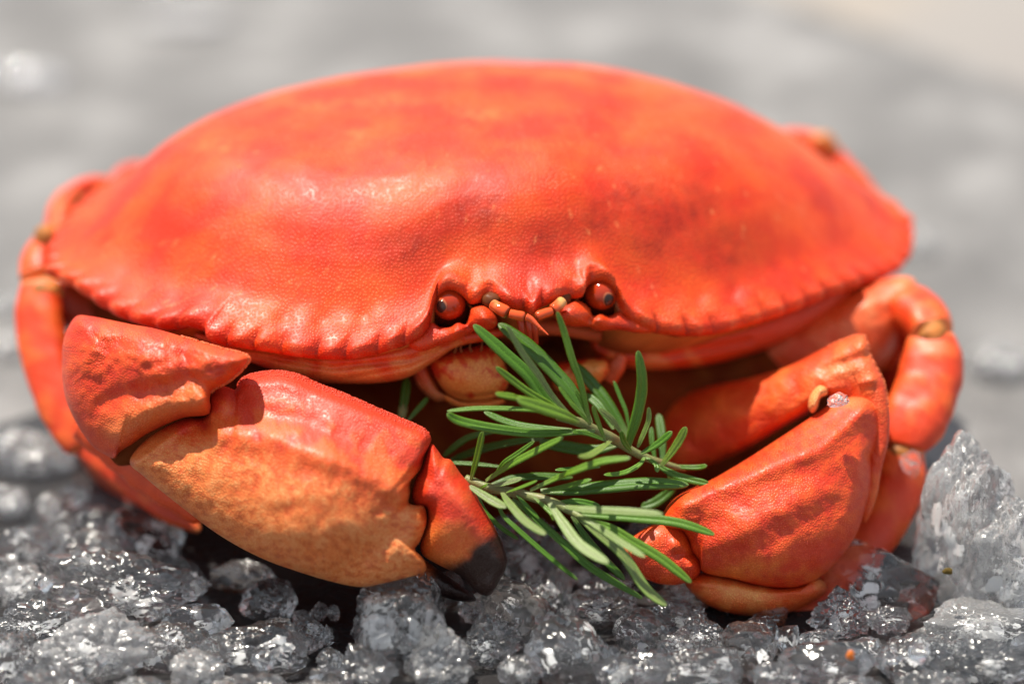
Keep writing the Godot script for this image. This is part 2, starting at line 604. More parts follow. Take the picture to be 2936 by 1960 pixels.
func carapace() -> Array:
	var p := margin()
	var k := p.size()
	var f := []
	for i in k:
		for j in 16: f.append(cr(p[(i - 1 + k) % k], p[i], p[(i + 1) % k], p[(i + 2) % k], j / 16.0))
	f.append(f[0])
	var run := PackedFloat32Array([0.0])
	for i in range(1, f.size()): run.append(run[-1] + f[i].distance_to(f[i - 1]))
	var n := 720
	var edge := PackedVector3Array()
	var at := 0
	for i in n:
		var want := run[-1] * i / n
		while run[at + 1] < want: at += 1
		edge.append(f[at].lerp(f[at + 1], (want - run[at]) / maxf(run[at + 1] - run[at], 1e-9)))
	var wide := edge.duplicate()                       # the outline smoothed: inner rings follow it, so that small notches stay at the rim
	for pass_ in 260:
		var w2 := wide.duplicate()
		for i in n: w2[i] = (wide[(i + n - 1) % n] + wide[i] * 2.0 + wide[(i + 1) % n]) / 4.0
		wide = w2
	var c0 := Vector3(-0.006, 0.046, -0.052)
	var rows := 92
	var v := PackedVector3Array()
	var col := PackedColorArray()
	var dome := [[0.0, 1.0], [0.1, 0.997], [0.2, 0.982], [0.3, 0.952], [0.4, 0.908], [0.5, 0.84], [0.6, 0.745], [0.7, 0.61], [0.8, 0.425], [0.88, 0.24], [0.94, 0.10], [0.97, 0.045], [1.0, 0.0]]
	var brow := [[0.0, 1.0], [0.1, 0.998], [0.2, 0.988], [0.3, 0.97], [0.4, 0.94], [0.5, 0.895], [0.6, 0.83], [0.68, 0.745], [0.75, 0.63], [0.81, 0.475], [0.86, 0.31], [0.90, 0.19], [0.94, 0.115], [0.97, 0.07], [1.0, 0.03]]
	var bumps := [[1290, 780, 90, 0.5], [1720, 755, 90, 0.5], [1425, 815, 60, 0.55], [1595, 805, 60, 0.55], [1515, 815, 34, -0.5], [1505, 740, 80, -0.25],
		[620, 470, 170, 1.6], [860, 520, 120, 0.8], [1180, 480, 150, 1.2], [1600, 430, 160, 0.9], [1980, 480, 170, 1.2], [2180, 640, 120, 0.8], [800, 700, 130, -0.6], [1060, 690, 110, -0.5], [1940, 640, 110, -0.7], [1420, 600, 140, 0.5], [1330, 330, 120, 0.5], [1700, 320, 120, 0.4],
		[660, 900, 46, 0.7], [760, 925, 40, 0.6], [870, 940, 44, 0.7], [990, 940, 44, 0.7], [1090, 915, 40, 0.6], [815, 910, 20, -0.5], [925, 915, 20, -0.5], [1045, 900, 20, -0.5], [560, 870, 34, 0.5], [470, 850, 34, 0.4],
		[1860, 880, 36, 0.6], [1950, 895, 40, 0.7], [2050, 885, 40, 0.7], [2150, 860, 40, 0.7], [2250, 820, 40, 0.6], [2000, 850, 20, -0.4], [2100, 840, 20, -0.4]]
	var big := noise(41, 0.0042, 3)
	var fine := noise(42, 0.03, 3)
	var pits := noise(43, 0.022, 1, FastNoiseLite.TYPE_CELLULAR)
	pits.cellular_return_type = FastNoiseLite.RETURN_DISTANCE
	pits.fractal_type = FastNoiseLite.FRACTAL_NONE
	var speck := noise(44, 0.05, 1, FastNoiseLite.TYPE_CELLULAR)
	speck.cellular_return_type = FastNoiseLite.RETURN_DISTANCE
	speck.fractal_type = FastNoiseLite.FRACTAL_NONE
	for k2 in rows + 9:
		var r := minf(pow(k2 / float(rows), 0.86), 1.0)
		var sharp := smoothstep(0.80, 1.0, r)
		for i in n:
			var m: Vector3 = wide[i].lerp(edge[i], sharp)
			var q := c0.lerp(m, r)
			var ahead := smoothstep(-0.2, 0.55, (m - c0).normalized().z)
			q.y = lerpf(c0.y, m.y, r * r) + 0.0262 * lerpf(soft(r, dome), soft(r, brow), ahead)
			var sv := seen(q)
			if k2 <= rows:
				# swellings, the flared rim with its row of lobes
				var lobe := pow(absf(sin((i + 2.6 * nz.get_noise_1d(i * 6.0)) * PI / 8.7)), 0.6)
				var arm := smoothstep(0.955, 1.0, r)
				var h := 0.001 * relief(Vector2(sv.x, sv.y), bumps) * smoothstep(1.0, 0.965, r) * (1.0 if q.z > -0.07 else 0.3)
				h += 0.00042 * nz.get_noise_3dv(q * 4000.0) * (1.0 - arm)
				h += 0.0009 * arm * (lobe - 0.7) + 0.00022 * exp(-pow((r - 0.985) / 0.012, 2.0))
				q.y += h
				q += (m - c0).normalized() * 0.0016 * arm * arm * (lobe - 0.7)
			else:
				var roll := (k2 - rows) / 9.0
				var inward: Vector3 = (c0 - m).normalized()
				var lobe := pow(absf(sin((i + 2.6 * nz.get_noise_1d(i * 6.0)) * PI / 8.7)), 0.6)
				q = m + (m - c0).normalized() * 0.0016 * (lobe - 0.7) * (1.0 - roll) + Vector3.UP * 0.0009 * (lobe - 0.7) * (1.0 - roll)
				var a := minf(roll * 2.2, 1.0) * PI
				q += inward * (0.0009 * (1.0 - cos(a)) * 0.5 - 0.0004 * sin(a)) - Vector3.UP * 0.0008 * (1.0 - cos(a))
				q += inward * 0.012 * maxf(roll - 0.45, 0.0) - Vector3.UP * 0.002 * maxf(roll - 0.45, 0.0)
			v.append(q)
			# colour: red and orange mottling, rust patches, pale flecks, paler rim teeth
			var b := big.get_noise_3dv(q * 15000.0)
			var w := fine.get_noise_3dv(q * 12000.0)
			var g := pits.get_noise_2d(q.x * 9000.0, q.z * 9000.0)
			var c := RED.lerp(ORANGE, clampf(0.45 + 1.1 * b + 0.35 * w, 0, 1))
			c = c.lerp(DEEP, 0.28 * smoothstep(0.12, 0.5, -b + 0.4 * w) * smoothstep(0.55, 0.85, r))
			for d in [[1810, 560, 95], [1870, 690, 85], [2090, 730, 90], [1380, 610, 110], [1700, 650, 70], [1980, 600, 100], [1560, 690, 80], [1180, 700, 90]]:
				c = c.lerp(Color(0.33, 0.022, 0.004), 0.8 * exp(-Vector2(sv.x - d[0], (sv.y - d[1]) * 1.3).length_squared() / (d[2] * d[2])) * (0.7 + 0.8 * w))
			c = c.lerp(Color(0.86, 0.24, 0.05), 0.6 * smoothstep(0.1, 0.5, 0.3 + b) * smoothstep(-0.045, -0.075, q.z))
			c = c.lerp(Color(0.88, 0.40, 0.16), 0.5 * smoothstep(-0.92, -0.98, g) * smoothstep(0.1, 0.35, nz.get_noise_2d(q.x * 3000.0, q.z * 3000.0) + 0.25))
			for d in [[1100, 292, 120, 20], [905, 305, 60, 14], [1380, 335, 70, 16], [2040, 300, 90, 26], [620, 440, 60, 22], [1010, 395, 50, 14]]:
				c = c.lerp(Color(0.90, 0.30, 0.09), 0.5 * exp(-Vector2((sv.x - d[0]) / d[2], (sv.y - d[1]) / d[3]).length_squared()) * clampf(0.7 + 1.8 * w, 0, 1) * (1.0 if q.z < -0.02 else 0.0))
			var pore := speck.get_noise_3dv(q * 9000.0)
			c = c.lerp(Color(0.13, 0.02, 0.008), 0.8 * smoothstep(-0.955, -0.99, pore) * smoothstep(0.0, 0.3, big.get_noise_3dv(q * 30000.0)))
			var scar := absf(nz.get_noise_3dv(Vector3(q.x * 2600.0, q.y * 2600.0, q.z * 9000.0) + Vector3(400, 0, 0)))
			c = c.lerp(Color(0.92, 0.40, 0.20), 0.35 * smoothstep(0.014, 0.0, scar) * smoothstep(0.18, 0.42, big.get_noise_3dv(q * 9000.0 + Vector3(900, 0, 0))))
			if r > 0.955 and k2 <= rows + 4:
				var notch := pow(absf(sin((i + 2.6 * nz.get_noise_1d(i * 6.0)) * PI / 8.7)), 0.6)
				c = c.lerp(Color(0.20, 0.02, 0.006), 0.75 * smoothstep(0.42, 0.12, notch) * smoothstep(0.955, 1.0, r))  # crevice shade painted dark between the lobes
				c = c.lerp(Color(0.90, 0.42, 0.20), 0.35 * smoothstep(0.9, 1.0, notch) * smoothstep(0.985, 1.0, r) * clampf(0.5 + 2.0 * w, 0, 1))
			if k2 > rows + 4: c = c.lerp(CREAM, 0.75)
			elif k2 > rows - 3: c = c.lerp(RED, 0.35)
			col.append(c)
	return [shape(v, ring_tris(rows + 9, n), col, false), edge]


func make_crab() -> void:
	var base := Vector3.ZERO
	var crab := Node3D.new()
	crab.name = "crab"
	add_child(crab)
	tag(crab, "orange red cooked crab lying on crushed ice, facing the camera with claws folded", "crab")
	var made := carapace()
	tag(put("carapace", made[0], M.shell, crab), "broad domed orange red shell with a scalloped rim")

	var shade := func(p: Vector2, r: float, w: float) -> Color: return Color(0.13, 0.022, 0.008).lerp(Color(0.20, 0.055, 0.015), clampf(0.5 + w, 0, 1))  # shadow tone painted into the colour of the underbody
	var edge: PackedVector3Array = made[1]
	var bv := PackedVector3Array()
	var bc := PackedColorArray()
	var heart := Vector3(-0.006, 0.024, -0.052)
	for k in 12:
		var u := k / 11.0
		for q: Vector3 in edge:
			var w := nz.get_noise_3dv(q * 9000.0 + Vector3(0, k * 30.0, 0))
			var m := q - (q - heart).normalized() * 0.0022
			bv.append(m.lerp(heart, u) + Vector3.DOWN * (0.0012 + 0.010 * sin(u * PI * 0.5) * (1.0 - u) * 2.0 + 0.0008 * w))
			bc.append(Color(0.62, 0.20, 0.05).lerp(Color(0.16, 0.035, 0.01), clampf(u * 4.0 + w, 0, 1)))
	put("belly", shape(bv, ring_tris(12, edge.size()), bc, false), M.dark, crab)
	# body under the shell
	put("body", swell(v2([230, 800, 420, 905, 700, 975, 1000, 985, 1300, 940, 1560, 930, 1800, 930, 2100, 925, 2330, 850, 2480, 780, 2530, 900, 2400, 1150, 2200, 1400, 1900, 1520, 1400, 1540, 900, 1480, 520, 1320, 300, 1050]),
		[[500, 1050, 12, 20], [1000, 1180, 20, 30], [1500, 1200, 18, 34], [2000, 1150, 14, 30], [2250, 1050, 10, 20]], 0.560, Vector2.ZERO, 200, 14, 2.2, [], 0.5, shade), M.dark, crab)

	# cheeks below the front rim
	var cheek := func(p: Vector2, r: float, w: float) -> Color: return Color(0.70, 0.09, 0.015).lerp(Color(0.80, 0.36, 0.10), clampf(0.0 + 1.6 * w + (p.y - 985.0) / 110.0 - maxf(0.0, p.x - 1700.0) / 500.0, 0, 1))
	put("cheek", swell(v2([560, 955, 760, 985, 1000, 1005, 1130, 978, 1250, 950, 1345, 945, 1420, 940, 1450, 955, 1400, 975, 1310, 995, 1240, 1040, 1160, 1085, 1040, 1100, 880, 1090, 740, 1045, 630, 1000]),
		[[700, 1005, 3, 6], [950, 1045, 6, 8], [1150, 1020, 6, 8], [1330, 965, 3, 5]], 0.5245, Vector2(-4, 0), 200, 16, 2.4, [[v2([700, 1010, 950, 1055, 1180, 1030, 1320, 978]), 9, -0.8], [v2([1000, 1085, 1180, 1050, 1260, 1010]), 7, -0.6]], 0.3, cheek), M.leg, crab)
	put("cheek", swell(v2([1690, 945, 1760, 940, 1850, 940, 2000, 950, 2150, 915, 2330, 855, 2440, 815, 2400, 880, 2250, 975, 2080, 1035, 1900, 1060, 1790, 1050, 1720, 1020, 1690, 985]),
		[[1760, 985, 4, 6], [1950, 1000, 6, 8], [2200, 940, 4, 7], [2340, 880, 2, 5]], 0.5385, Vector2(18, 0), 180, 16, 2.4, [[v2([1720, 990, 1900, 1025, 2150, 975]), 10, -0.8]], 0.3, cheek), M.leg, crab)

	# eyes in their sockets
	for e in [[1288, 870, 0.5165, -1, 1266, 877], [1724, 842, 0.5200, 1, 1753, 862]]:
		put("eye_socket", ball(spot(e[0], e[1] + 4, e[2] + 0.0052), 0.0042, 0.0046, 0.0036, Color(0.06, 0.014, 0.006)), M.wet, crab)
		var mid := spot(e[0], e[1] + 1, e[2] + 0.0024)
		var ey := put("eye", ball(mid, 0.00285, 0.0028, 0.00285, Color(0.40, 0.035, 0.008), Basis.IDENTITY, 36), M.wet, crab)
		tag(ey, "%s eye, a round red stalk with a dark pupil" % ("left" if e[3] < 0 else "right"))
		var look: Vector3 = (-fwd * 0.86 + Vector3.RIGHT * (0.46 * e[3]) - upv * (0.14 if e[3] < 0 else 0.34)).normalized()
		put("pupil_rim", cap(mid, 0.00288, look, 0.43, 0.50, Color(0.40, 0.11, 0.05)), M.wet, ey)
		put("pupil", cap(mid, 0.00292, (look + Vector3.RIGHT * (0.03 * e[3]) - upv * 0.05).normalized(), 0.36, 0.42, Color(0.050, 0.022, 0.018)), M.wet, ey)

	# lobes below and between the eyes
	var lobe := func(p: Vector2, r: float, w: float) -> Color: return RED.lerp(ORANGE, clampf(0.35 + w, 0, 1))
	put("orbital_lobe", swell(v2([1170, 985, 1215, 945, 1238, 925, 1262, 938, 1290, 938, 1312, 925, 1336, 930, 1346, 905, 1352, 884, 1378, 874, 1402, 882, 1422, 905, 1425, 930, 1408, 944, 1372, 944, 1346, 956, 1310, 976, 1262, 990, 1205, 1008]),
		[[1200, 985, 2.0, 4], [1290, 958, 2.4, 4], [1345, 935, 2.6, 4], [1385, 912, 4.2, 4]], 0.5178, Vector2.ZERO, 160, 14, 2.2, [[1311, 946, 20, 1.1], [1390, 912, 28, 0.8], [1345, 940, 14, -1.0]], 0.25, lobe), M.claw, crab)
	put("orbital_lobe", swell(v2([1594, 905, 1606, 880, 1630, 866, 1660, 862, 1688, 880, 1700, 905, 1722, 900, 1748, 906, 1776, 892, 1802, 905, 1850, 930, 1880, 950, 1830, 955, 1770, 945, 1715, 948, 1686, 936, 1645, 936, 1606, 926]),
		[[1630, 900, 4.2, 4], [1670, 912, 3.2, 4], [1730, 924, 2.4, 4], [1810, 932, 2, 4]], 0.5208, Vector2(15, 0), 160, 14, 2.2, [[1722, 916, 18, 1.0], [1652, 898, 28, 0.8], [1690, 918, 12, -1.0]], 0.25, lobe), M.claw, crab)

	# antennae
	var ant := func(u: float, a: float, w: float) -> Color: return Color(0.70, 0.34, 0.11).lerp(Color(0.66, 0.085, 0.018), smoothstep(0.0, 0.3, u + 0.8 * w)).lerp(Color(0.12, 0.03, 0.015), 0.8 * smoothstep(0.86, 0.97, u))
	var ant2 := func(u: float, a: float, w: float) -> Color: return Color(0.66, 0.085, 0.018).lerp(Color(0.74, 0.2, 0.05), clampf(w * 2.0, 0, 1)).lerp(Color(0.12, 0.03, 0.015), 0.8 * smoothstep(0.86, 0.97, u))
	var an := put("antenna", ball(spot(1408, 858, 0.5165), 0.0016, 0.0013, 0.0015, Color(0.13, 0.04, 0.014), Basis.IDENTITY, 20, 0.25), M.mouth, crab)
	put("antenna_segment", tube([spot(1413, 872, .5135), spot(1432, 884, .5127), spot(1456, 897, .5122)], [[0, .0009], [0.8, .00115], [1, .0010]], 1.0, 14, 5, ant, 0.1), M.wet, an)
	put("antenna_segment", tube([spot(1462, 898, .5122), spot(1482, 903, .512), spot(1504, 908, .512)], [[0, .0008], [0.85, .0009], [1, .0007]], 1.0, 14, 5, ant2, 0.1), M.wet, an)
	put("antenna_whip", tube([spot(1508, 908, .512), spot(1524, 916, .512), spot(1545, 936, .5118), spot(1572, 960, .5115)], [[0, .0007], [0.3, .00055], [1, .0001]], 1.0, 10, 8, func(u, a, w): return Color(0.74, 0.10, 0.03) * (0.75 + 0.4 * absf(sin(u * 40.0)))), M.wet, an)
	an = put("antenna", ball(spot(1614, 850, 0.519), 0.0015, 0.0013, 0.0015, Color(0.13, 0.04, 0.014), Basis.IDENTITY, 20, 0.25), M.mouth, crab)
	put("antenna_segment", tube([spot(1612, 864, .516), spot(1598, 878, .515), spot(1584, 890, .5145)], [[0, .0010], [0.8, .0011], [1, .0009]], 1.0, 14, 5, ant, 0.1), M.wet, an)
	put("antenna_segment", tube([spot(1580, 892, .5142), spot(1562, 898, .5135), spot(1536, 908, .513)], [[0, .0008], [0.85, .0009], [1, .0006]], 1.0, 14, 5, ant2, 0.1), M.wet, an)
	for x in [1492, 1514, 1530]:
		put("antennule", tube([spot(x, 915, .519), spot(x + 4, 945, .519), spot(x + 8, 985, .521)], [[0, .0007], [1, .0004]], 1.0, 10, 5, func(u, a, w): return Color(0.5, 0.06, 0.02)), M.wet, crab)
	put("mouth_frame", tube([spot(1420, 950, .528), spot(1500, 938, .5275), spot(1600, 938, .528), spot(1720, 962, .531)], [[0, .0012], [0.5, .0016], [1, .0012]], 0.8, 12, 8, func(u, a, w): return Color(0.5, 0.10, 0.03).lerp(Color(0.4, 0.06, 0.02), absf(w))), M.mouth, crab)

	# mouthparts
	var mp := func(p: Vector2, r: float, w: float) -> Color:
		return Color(0.82, 0.42, 0.10).lerp(Color(0.66, 0.07, 0.012), clampf(smoothstep(0.45, 0.9, r) * 0.8 + 2.6 * w + nf.get_noise_2d(p.x * 2.0, p.y * 2.0) * 1.2 - 0.1 + (1045.0 - p.y) / 90.0, 0, 1))
	var m1 := put("mouthpart", swell(v2([1232, 1035, 1262, 1014, 1320, 1000, 1390, 990, 1430, 1010, 1452, 1060, 1458, 1100, 1430, 1135, 1380, 1150, 1320, 1146, 1276, 1122, 1246, 1080]), [[1300, 1060, 6, 4], [1390, 1080, 6, 4]], 0.5275, Vector2(-10, 0), 120, 16, 2.5, [[1345, 1075, 40, 0.6], [v2([1262, 1120, 1330, 1140, 1420, 1130]), 6, -0.7]], 0.35, mp), M.leg, crab)
	put("mouthpart_palp", swell(v2([1186, 1050, 1200, 1036, 1220, 1034, 1236, 1070, 1262, 1120, 1290, 1140, 1250, 1150, 1210, 1120, 1190, 1090]), [[1208, 1060, 3, 3], [1245, 1120, 3, 3]], 0.5290, Vector2.ZERO, 80, 10, 2.2, [], 0.2, func(p, r, w): return Color(0.66, 0.12, 0.03).lerp(Color(0.6, 0.3, 0.12), clampf((p.y - 1060.0) / 70.0, 0, 1))), M.leg, m1)
	put("mouthpart_foot", swell(v2([1270, 1128, 1330, 1150, 1420, 1142, 1450, 1150, 1400, 1172, 1330, 1172, 1280, 1150]), [[1320, 1156, 2.5, 3], [1400, 1156, 2.5, 3]], 0.5285, Vector2.ZERO, 70, 10, 2.2, [], 0.2, mp), M.leg, m1)
	var m2 := put("mouthpart", swell(v2([1590, 1050, 1640, 1034, 1700, 1026, 1742, 1030, 1752, 1060, 1728, 1090, 1690, 1115, 1630, 1125, 1590, 1110]), [[1640, 1075, 6, 4], [1700, 1065, 5, 4]], 0.5300, Vector2(8, 0), 100, 14, 2.5, [[1712, 1055, 30, 0.7]], 0.35, mp), M.leg, crab)
	put("mouthpart_palp", tube([spot(1745, 1090, .5295), spot(1768, 1050, .5285), spot(1785, 1015, .528)], [[0, .0014], [0.5, .0016], [1, .0009]], 0.8, 12, 6, func(u, a, w): return Color(0.6, 0.12, 0.03)), M.leg, m2)
	var hair := []
	for k in 6:
		var x := 1275.0 + k * 26.0 + rng.randf_range(-4, 4)
		hair.append(put("mouth_bristle", tube([spot(x, 1012 - k * 1.4, .5215), spot(x + rng.randf_range(-6, 10), 998 - k * 1.4, .521), spot(x + rng.randf_range(-6, 14), 982 - k * 1.4, .5208)], [[0, .00028], [1, .00004]], 1.0, 6, 3, func(u, a, w): return Color(0.22, 0.07, 0.02)), M.mouth, m1))

	left_claw(crab)
	right_claw(crab)
	legs(crab)


func left_claw(crab: Node3D) -> void:
	var palm_paint := func(p: Vector2, r: float, w: float) -> Color:
		var top := Vector2(600, 1130).lerp(Vector2(1240, 1260), clampf((p.x - 600.0) / 640.0, 0, 1)).y
		var g := (p.y - top) / 330.0 + (p.x < 620.0 as float) * 0.0
		var f := nf.get_noise_2d(p.x * 1.4, p.y * 2.6)
		var c := Color(0.72, 0.075, 0.035).lerp(Color(0.80, 0.16, 0.03), smoothstep(0.05, 0.3, g + 0.5 * w))
		c = c.lerp(Color(0.82, 0.33, 0.09), 0.85 * smoothstep(0.35, 0.9, g + 0.45 * w + 0.3 * f + maxf(0.0, (700.0 - p.x) / 800.0)))
		c = c.lerp(Color(0.86, 0.48, 0.19), 0.6 * smoothstep(0.05, 0.42, 0.6 * w + 0.7 * f + 0.35 * (g - 0.75)) * smoothstep(0.25, 0.7, g))
		return c.lerp(Color(0.55, 0.12, 0.025), 0.6 * smoothstep(0.15, 0.4, -f - 0.3 * w) * smoothstep(0.3, 0.6, g))
	var palm := put("claw", swell(v2([372, 1320, 430, 1250, 520, 1200, 585, 1195, 602, 1165, 604, 1122, 625, 1104, 655, 1110, 676, 1116, 690, 1090, 723, 1072, 796, 1063, 857, 1074, 906, 1097, 989, 1129, 1079, 1168, 1150, 1199, 1212, 1227, 1236, 1252, 1231, 1278, 1218, 1305, 1206, 1345, 1184, 1364, 1176, 1390, 1176, 1412, 1172, 1440, 1190, 1447, 1216, 1450, 1224, 1495, 1206, 1548, 1190, 1575, 1212, 1600, 1222, 1632, 1190, 1650, 1120, 1668, 1050, 1682, 988, 1676, 875, 1645, 750, 1600, 625, 1531, 500, 1437, 412, 1365]),
		[[520, 1330, 7, 8], [700, 1330, 11, 11], [900, 1390, 13.5, 12], [1050, 1460, 11, 10], [1130, 1540, 7, 7]], 0.5135, Vector2(-7, -12), 420, 44, 2.15,
		[[v2([700, 1098, 800, 1088, 900, 1120, 1080, 1195, 1215, 1250]), 26, 1.6], [v2([610, 1190, 700, 1180, 850, 1200, 1000, 1255, 1180, 1350]), 30, -0.9], [v2([640, 1240, 800, 1265, 980, 1330, 1150, 1420]), 34, 1.1], [640, 1160, 40, 1.8], [600, 1215, 26, -0.9], [690, 1150, 24, -1.2], [v2([390, 1330, 520, 1225, 600, 1195]), 12, 0.8], [1170, 1420, 26, 0.8], [1130, 1330, 50, 0.5], [v2([1236, 1255, 1206, 1345, 1176, 1400]), 8, -0.6]], 0.55, palm_paint), M.claw, crab)
	tag(put("granules", beads(Vector2(684, 1104), Vector2(1225, 1240), 900, 12, 0.00023, Color(0.74, 0.10, 0.05)), M.leg, palm), "", "", "", "stuff")
	tag(palm, "left claw, red along its ridge and golden below")
	var carpus_paint := func(p: Vector2, r: float, w: float) -> Color:
		var f := nf.get_noise_2d(p.x * 1.5, p.y * 1.5)
		var c := RED.lerp(ORANGE, clampf(0.5 + 1.0 * w + 0.6 * f, 0, 1))
		return c.lerp(Color(0.84, 0.36, 0.10), 0.55 * exp(-pow(seg_gap(p, Vector2(330, 1230), Vector2(560, 1130)) / 38.0, 2.0)))
	var wrist := put("wrist", swell(v2([219, 906, 260, 906, 312, 916, 380, 930, 446, 942, 536, 968, 634, 997, 695, 1012, 716, 1024, 710, 1042, 683, 1072, 650, 1098, 612, 1118, 602, 1140, 604, 1172, 590, 1190, 520, 1199, 429, 1240, 380, 1272, 343, 1296, 328, 1314, 300, 1302, 263, 1276, 220, 1214, 190, 1147, 178, 1080, 178, 1024, 180, 985, 192, 945]),
		[[300, 1040, 9, 11], [420, 1070, 10, 10], [540, 1070, 8, 8]], 0.5175, Vector2(-30, 4), 320, 40, 2.3,
		[[v2([350, 1240, 450, 1180, 590, 1150]), 36, 1.5], [v2([300, 1150, 430, 1110, 560, 1090]), 26, -1.1], [420, 1000, 50, 0.6], [330, 990, 40, -0.4], [520, 1015, 36, -0.5], [v2([560, 1000, 690, 1030]), 16, 0.5], [380, 1070, 36, 0.5]], 1.0, carpus_paint), M.claw, palm)
	tag(put("granules", beads(Vector2(520, 965), Vector2(606, 1120), 420, 9, 0.00026, Color(0.78, 0.20, 0.06)), M.leg, wrist), "", "", "", "stuff")
	var dactyl_paint := func(p: Vector2, r: float, w: float) -> Color:
		var edge := (p - Vector2(1190, 1600)).dot(Vector2(0.55, 0.835)) - 0.0
		var c := Color(0.70, 0.06, 0.02).lerp(Color(0.85, 0.30, 0.07), clampf(smoothstep(1420, 1580, p.y - (p.x - 1250) * 0.45) + 0.6 * w, 0, 1))
		return c.lerp(Color(0.032, 0.016, 0.013), smoothstep(-20, 26, p.y - (1618.0 - maxf(0.0, p.x - 1300.0) * 0.85) + 30.0 * w))
	var fin := put("finger", swell(v2([1238, 1272, 1255, 1290, 1272, 1312, 1294, 1319, 1320, 1356, 1349, 1391, 1376, 1440, 1408, 1495, 1432, 1540, 1452, 1594, 1452, 1627, 1432, 1665, 1408, 1703, 1385, 1706, 1360, 1690, 1319, 1650, 1256, 1618, 1214, 1592, 1206, 1560, 1224, 1497, 1221, 1456, 1192, 1448, 1180, 1420, 1192, 1372, 1210, 1340, 1222, 1300]),
		[[1250, 1400, 8, 7], [1300, 1480, 8.5, 7], [1360, 1590, 6, 5], [1400, 1650, 4, 4]], 0.5100, Vector2(-10, 0), 260, 34, 2.2, [[v2([1262, 1330, 1300, 1400, 1360, 1500, 1420, 1600]), 30, 0.6], [1225, 1420, 26, 0.7], [v2([1215, 1450, 1225, 1495, 1206, 1550]), 8, -0.4]], 0.3, dactyl_paint), M.claw, palm)
	tag(fin, "left claw's movable finger with a black tip")
	put("fixed_finger", swell(v2([1120, 1640, 1180, 1585, 1225, 1610, 1290, 1655, 1350, 1700, 1365, 1720, 1330, 1725, 1260, 1708, 1190, 1690]), [[1190, 1640, 5, 5], [1280, 1680, 4, 4]], 0.5150, Vector2.ZERO, 90, 12, 2.2, [], 0.3, func(p, r, w): return Color(0.6, 0.2, 0.06).lerp(Color(0.025, 0.014, 0.012), smoothstep(1200, 1260, p.x))), M.claw, palm)
	tag(put("joint_membrane", tube([spot(330, 1290, .521), spot(420, 1250, .519), spot(520, 1200, .518), spot(600, 1150, .518)], [[0, .003], [0.5, .005], [1, .004]], 1.0, 16, 8, func(u, a, w): return Color(0.16, 0.04, 0.015)), M.dark, palm), "dark joint between wrist and palm")
	put("upper_arm", tube([spot(270, 1190, .534), spot(397, 1298, .530), spot(517, 1402, .526), spot(610, 1476, .525)], [[0, .0052], [0.5, .0048], [0.9, .0030], [1, .0012]], 0.9, 28, 10, func(u, a, w): return Color(0.74, 0.10, 0.022).lerp(ORANGE, clampf(0.4 + w, 0, 1)), 0.08), M.leg, palm)


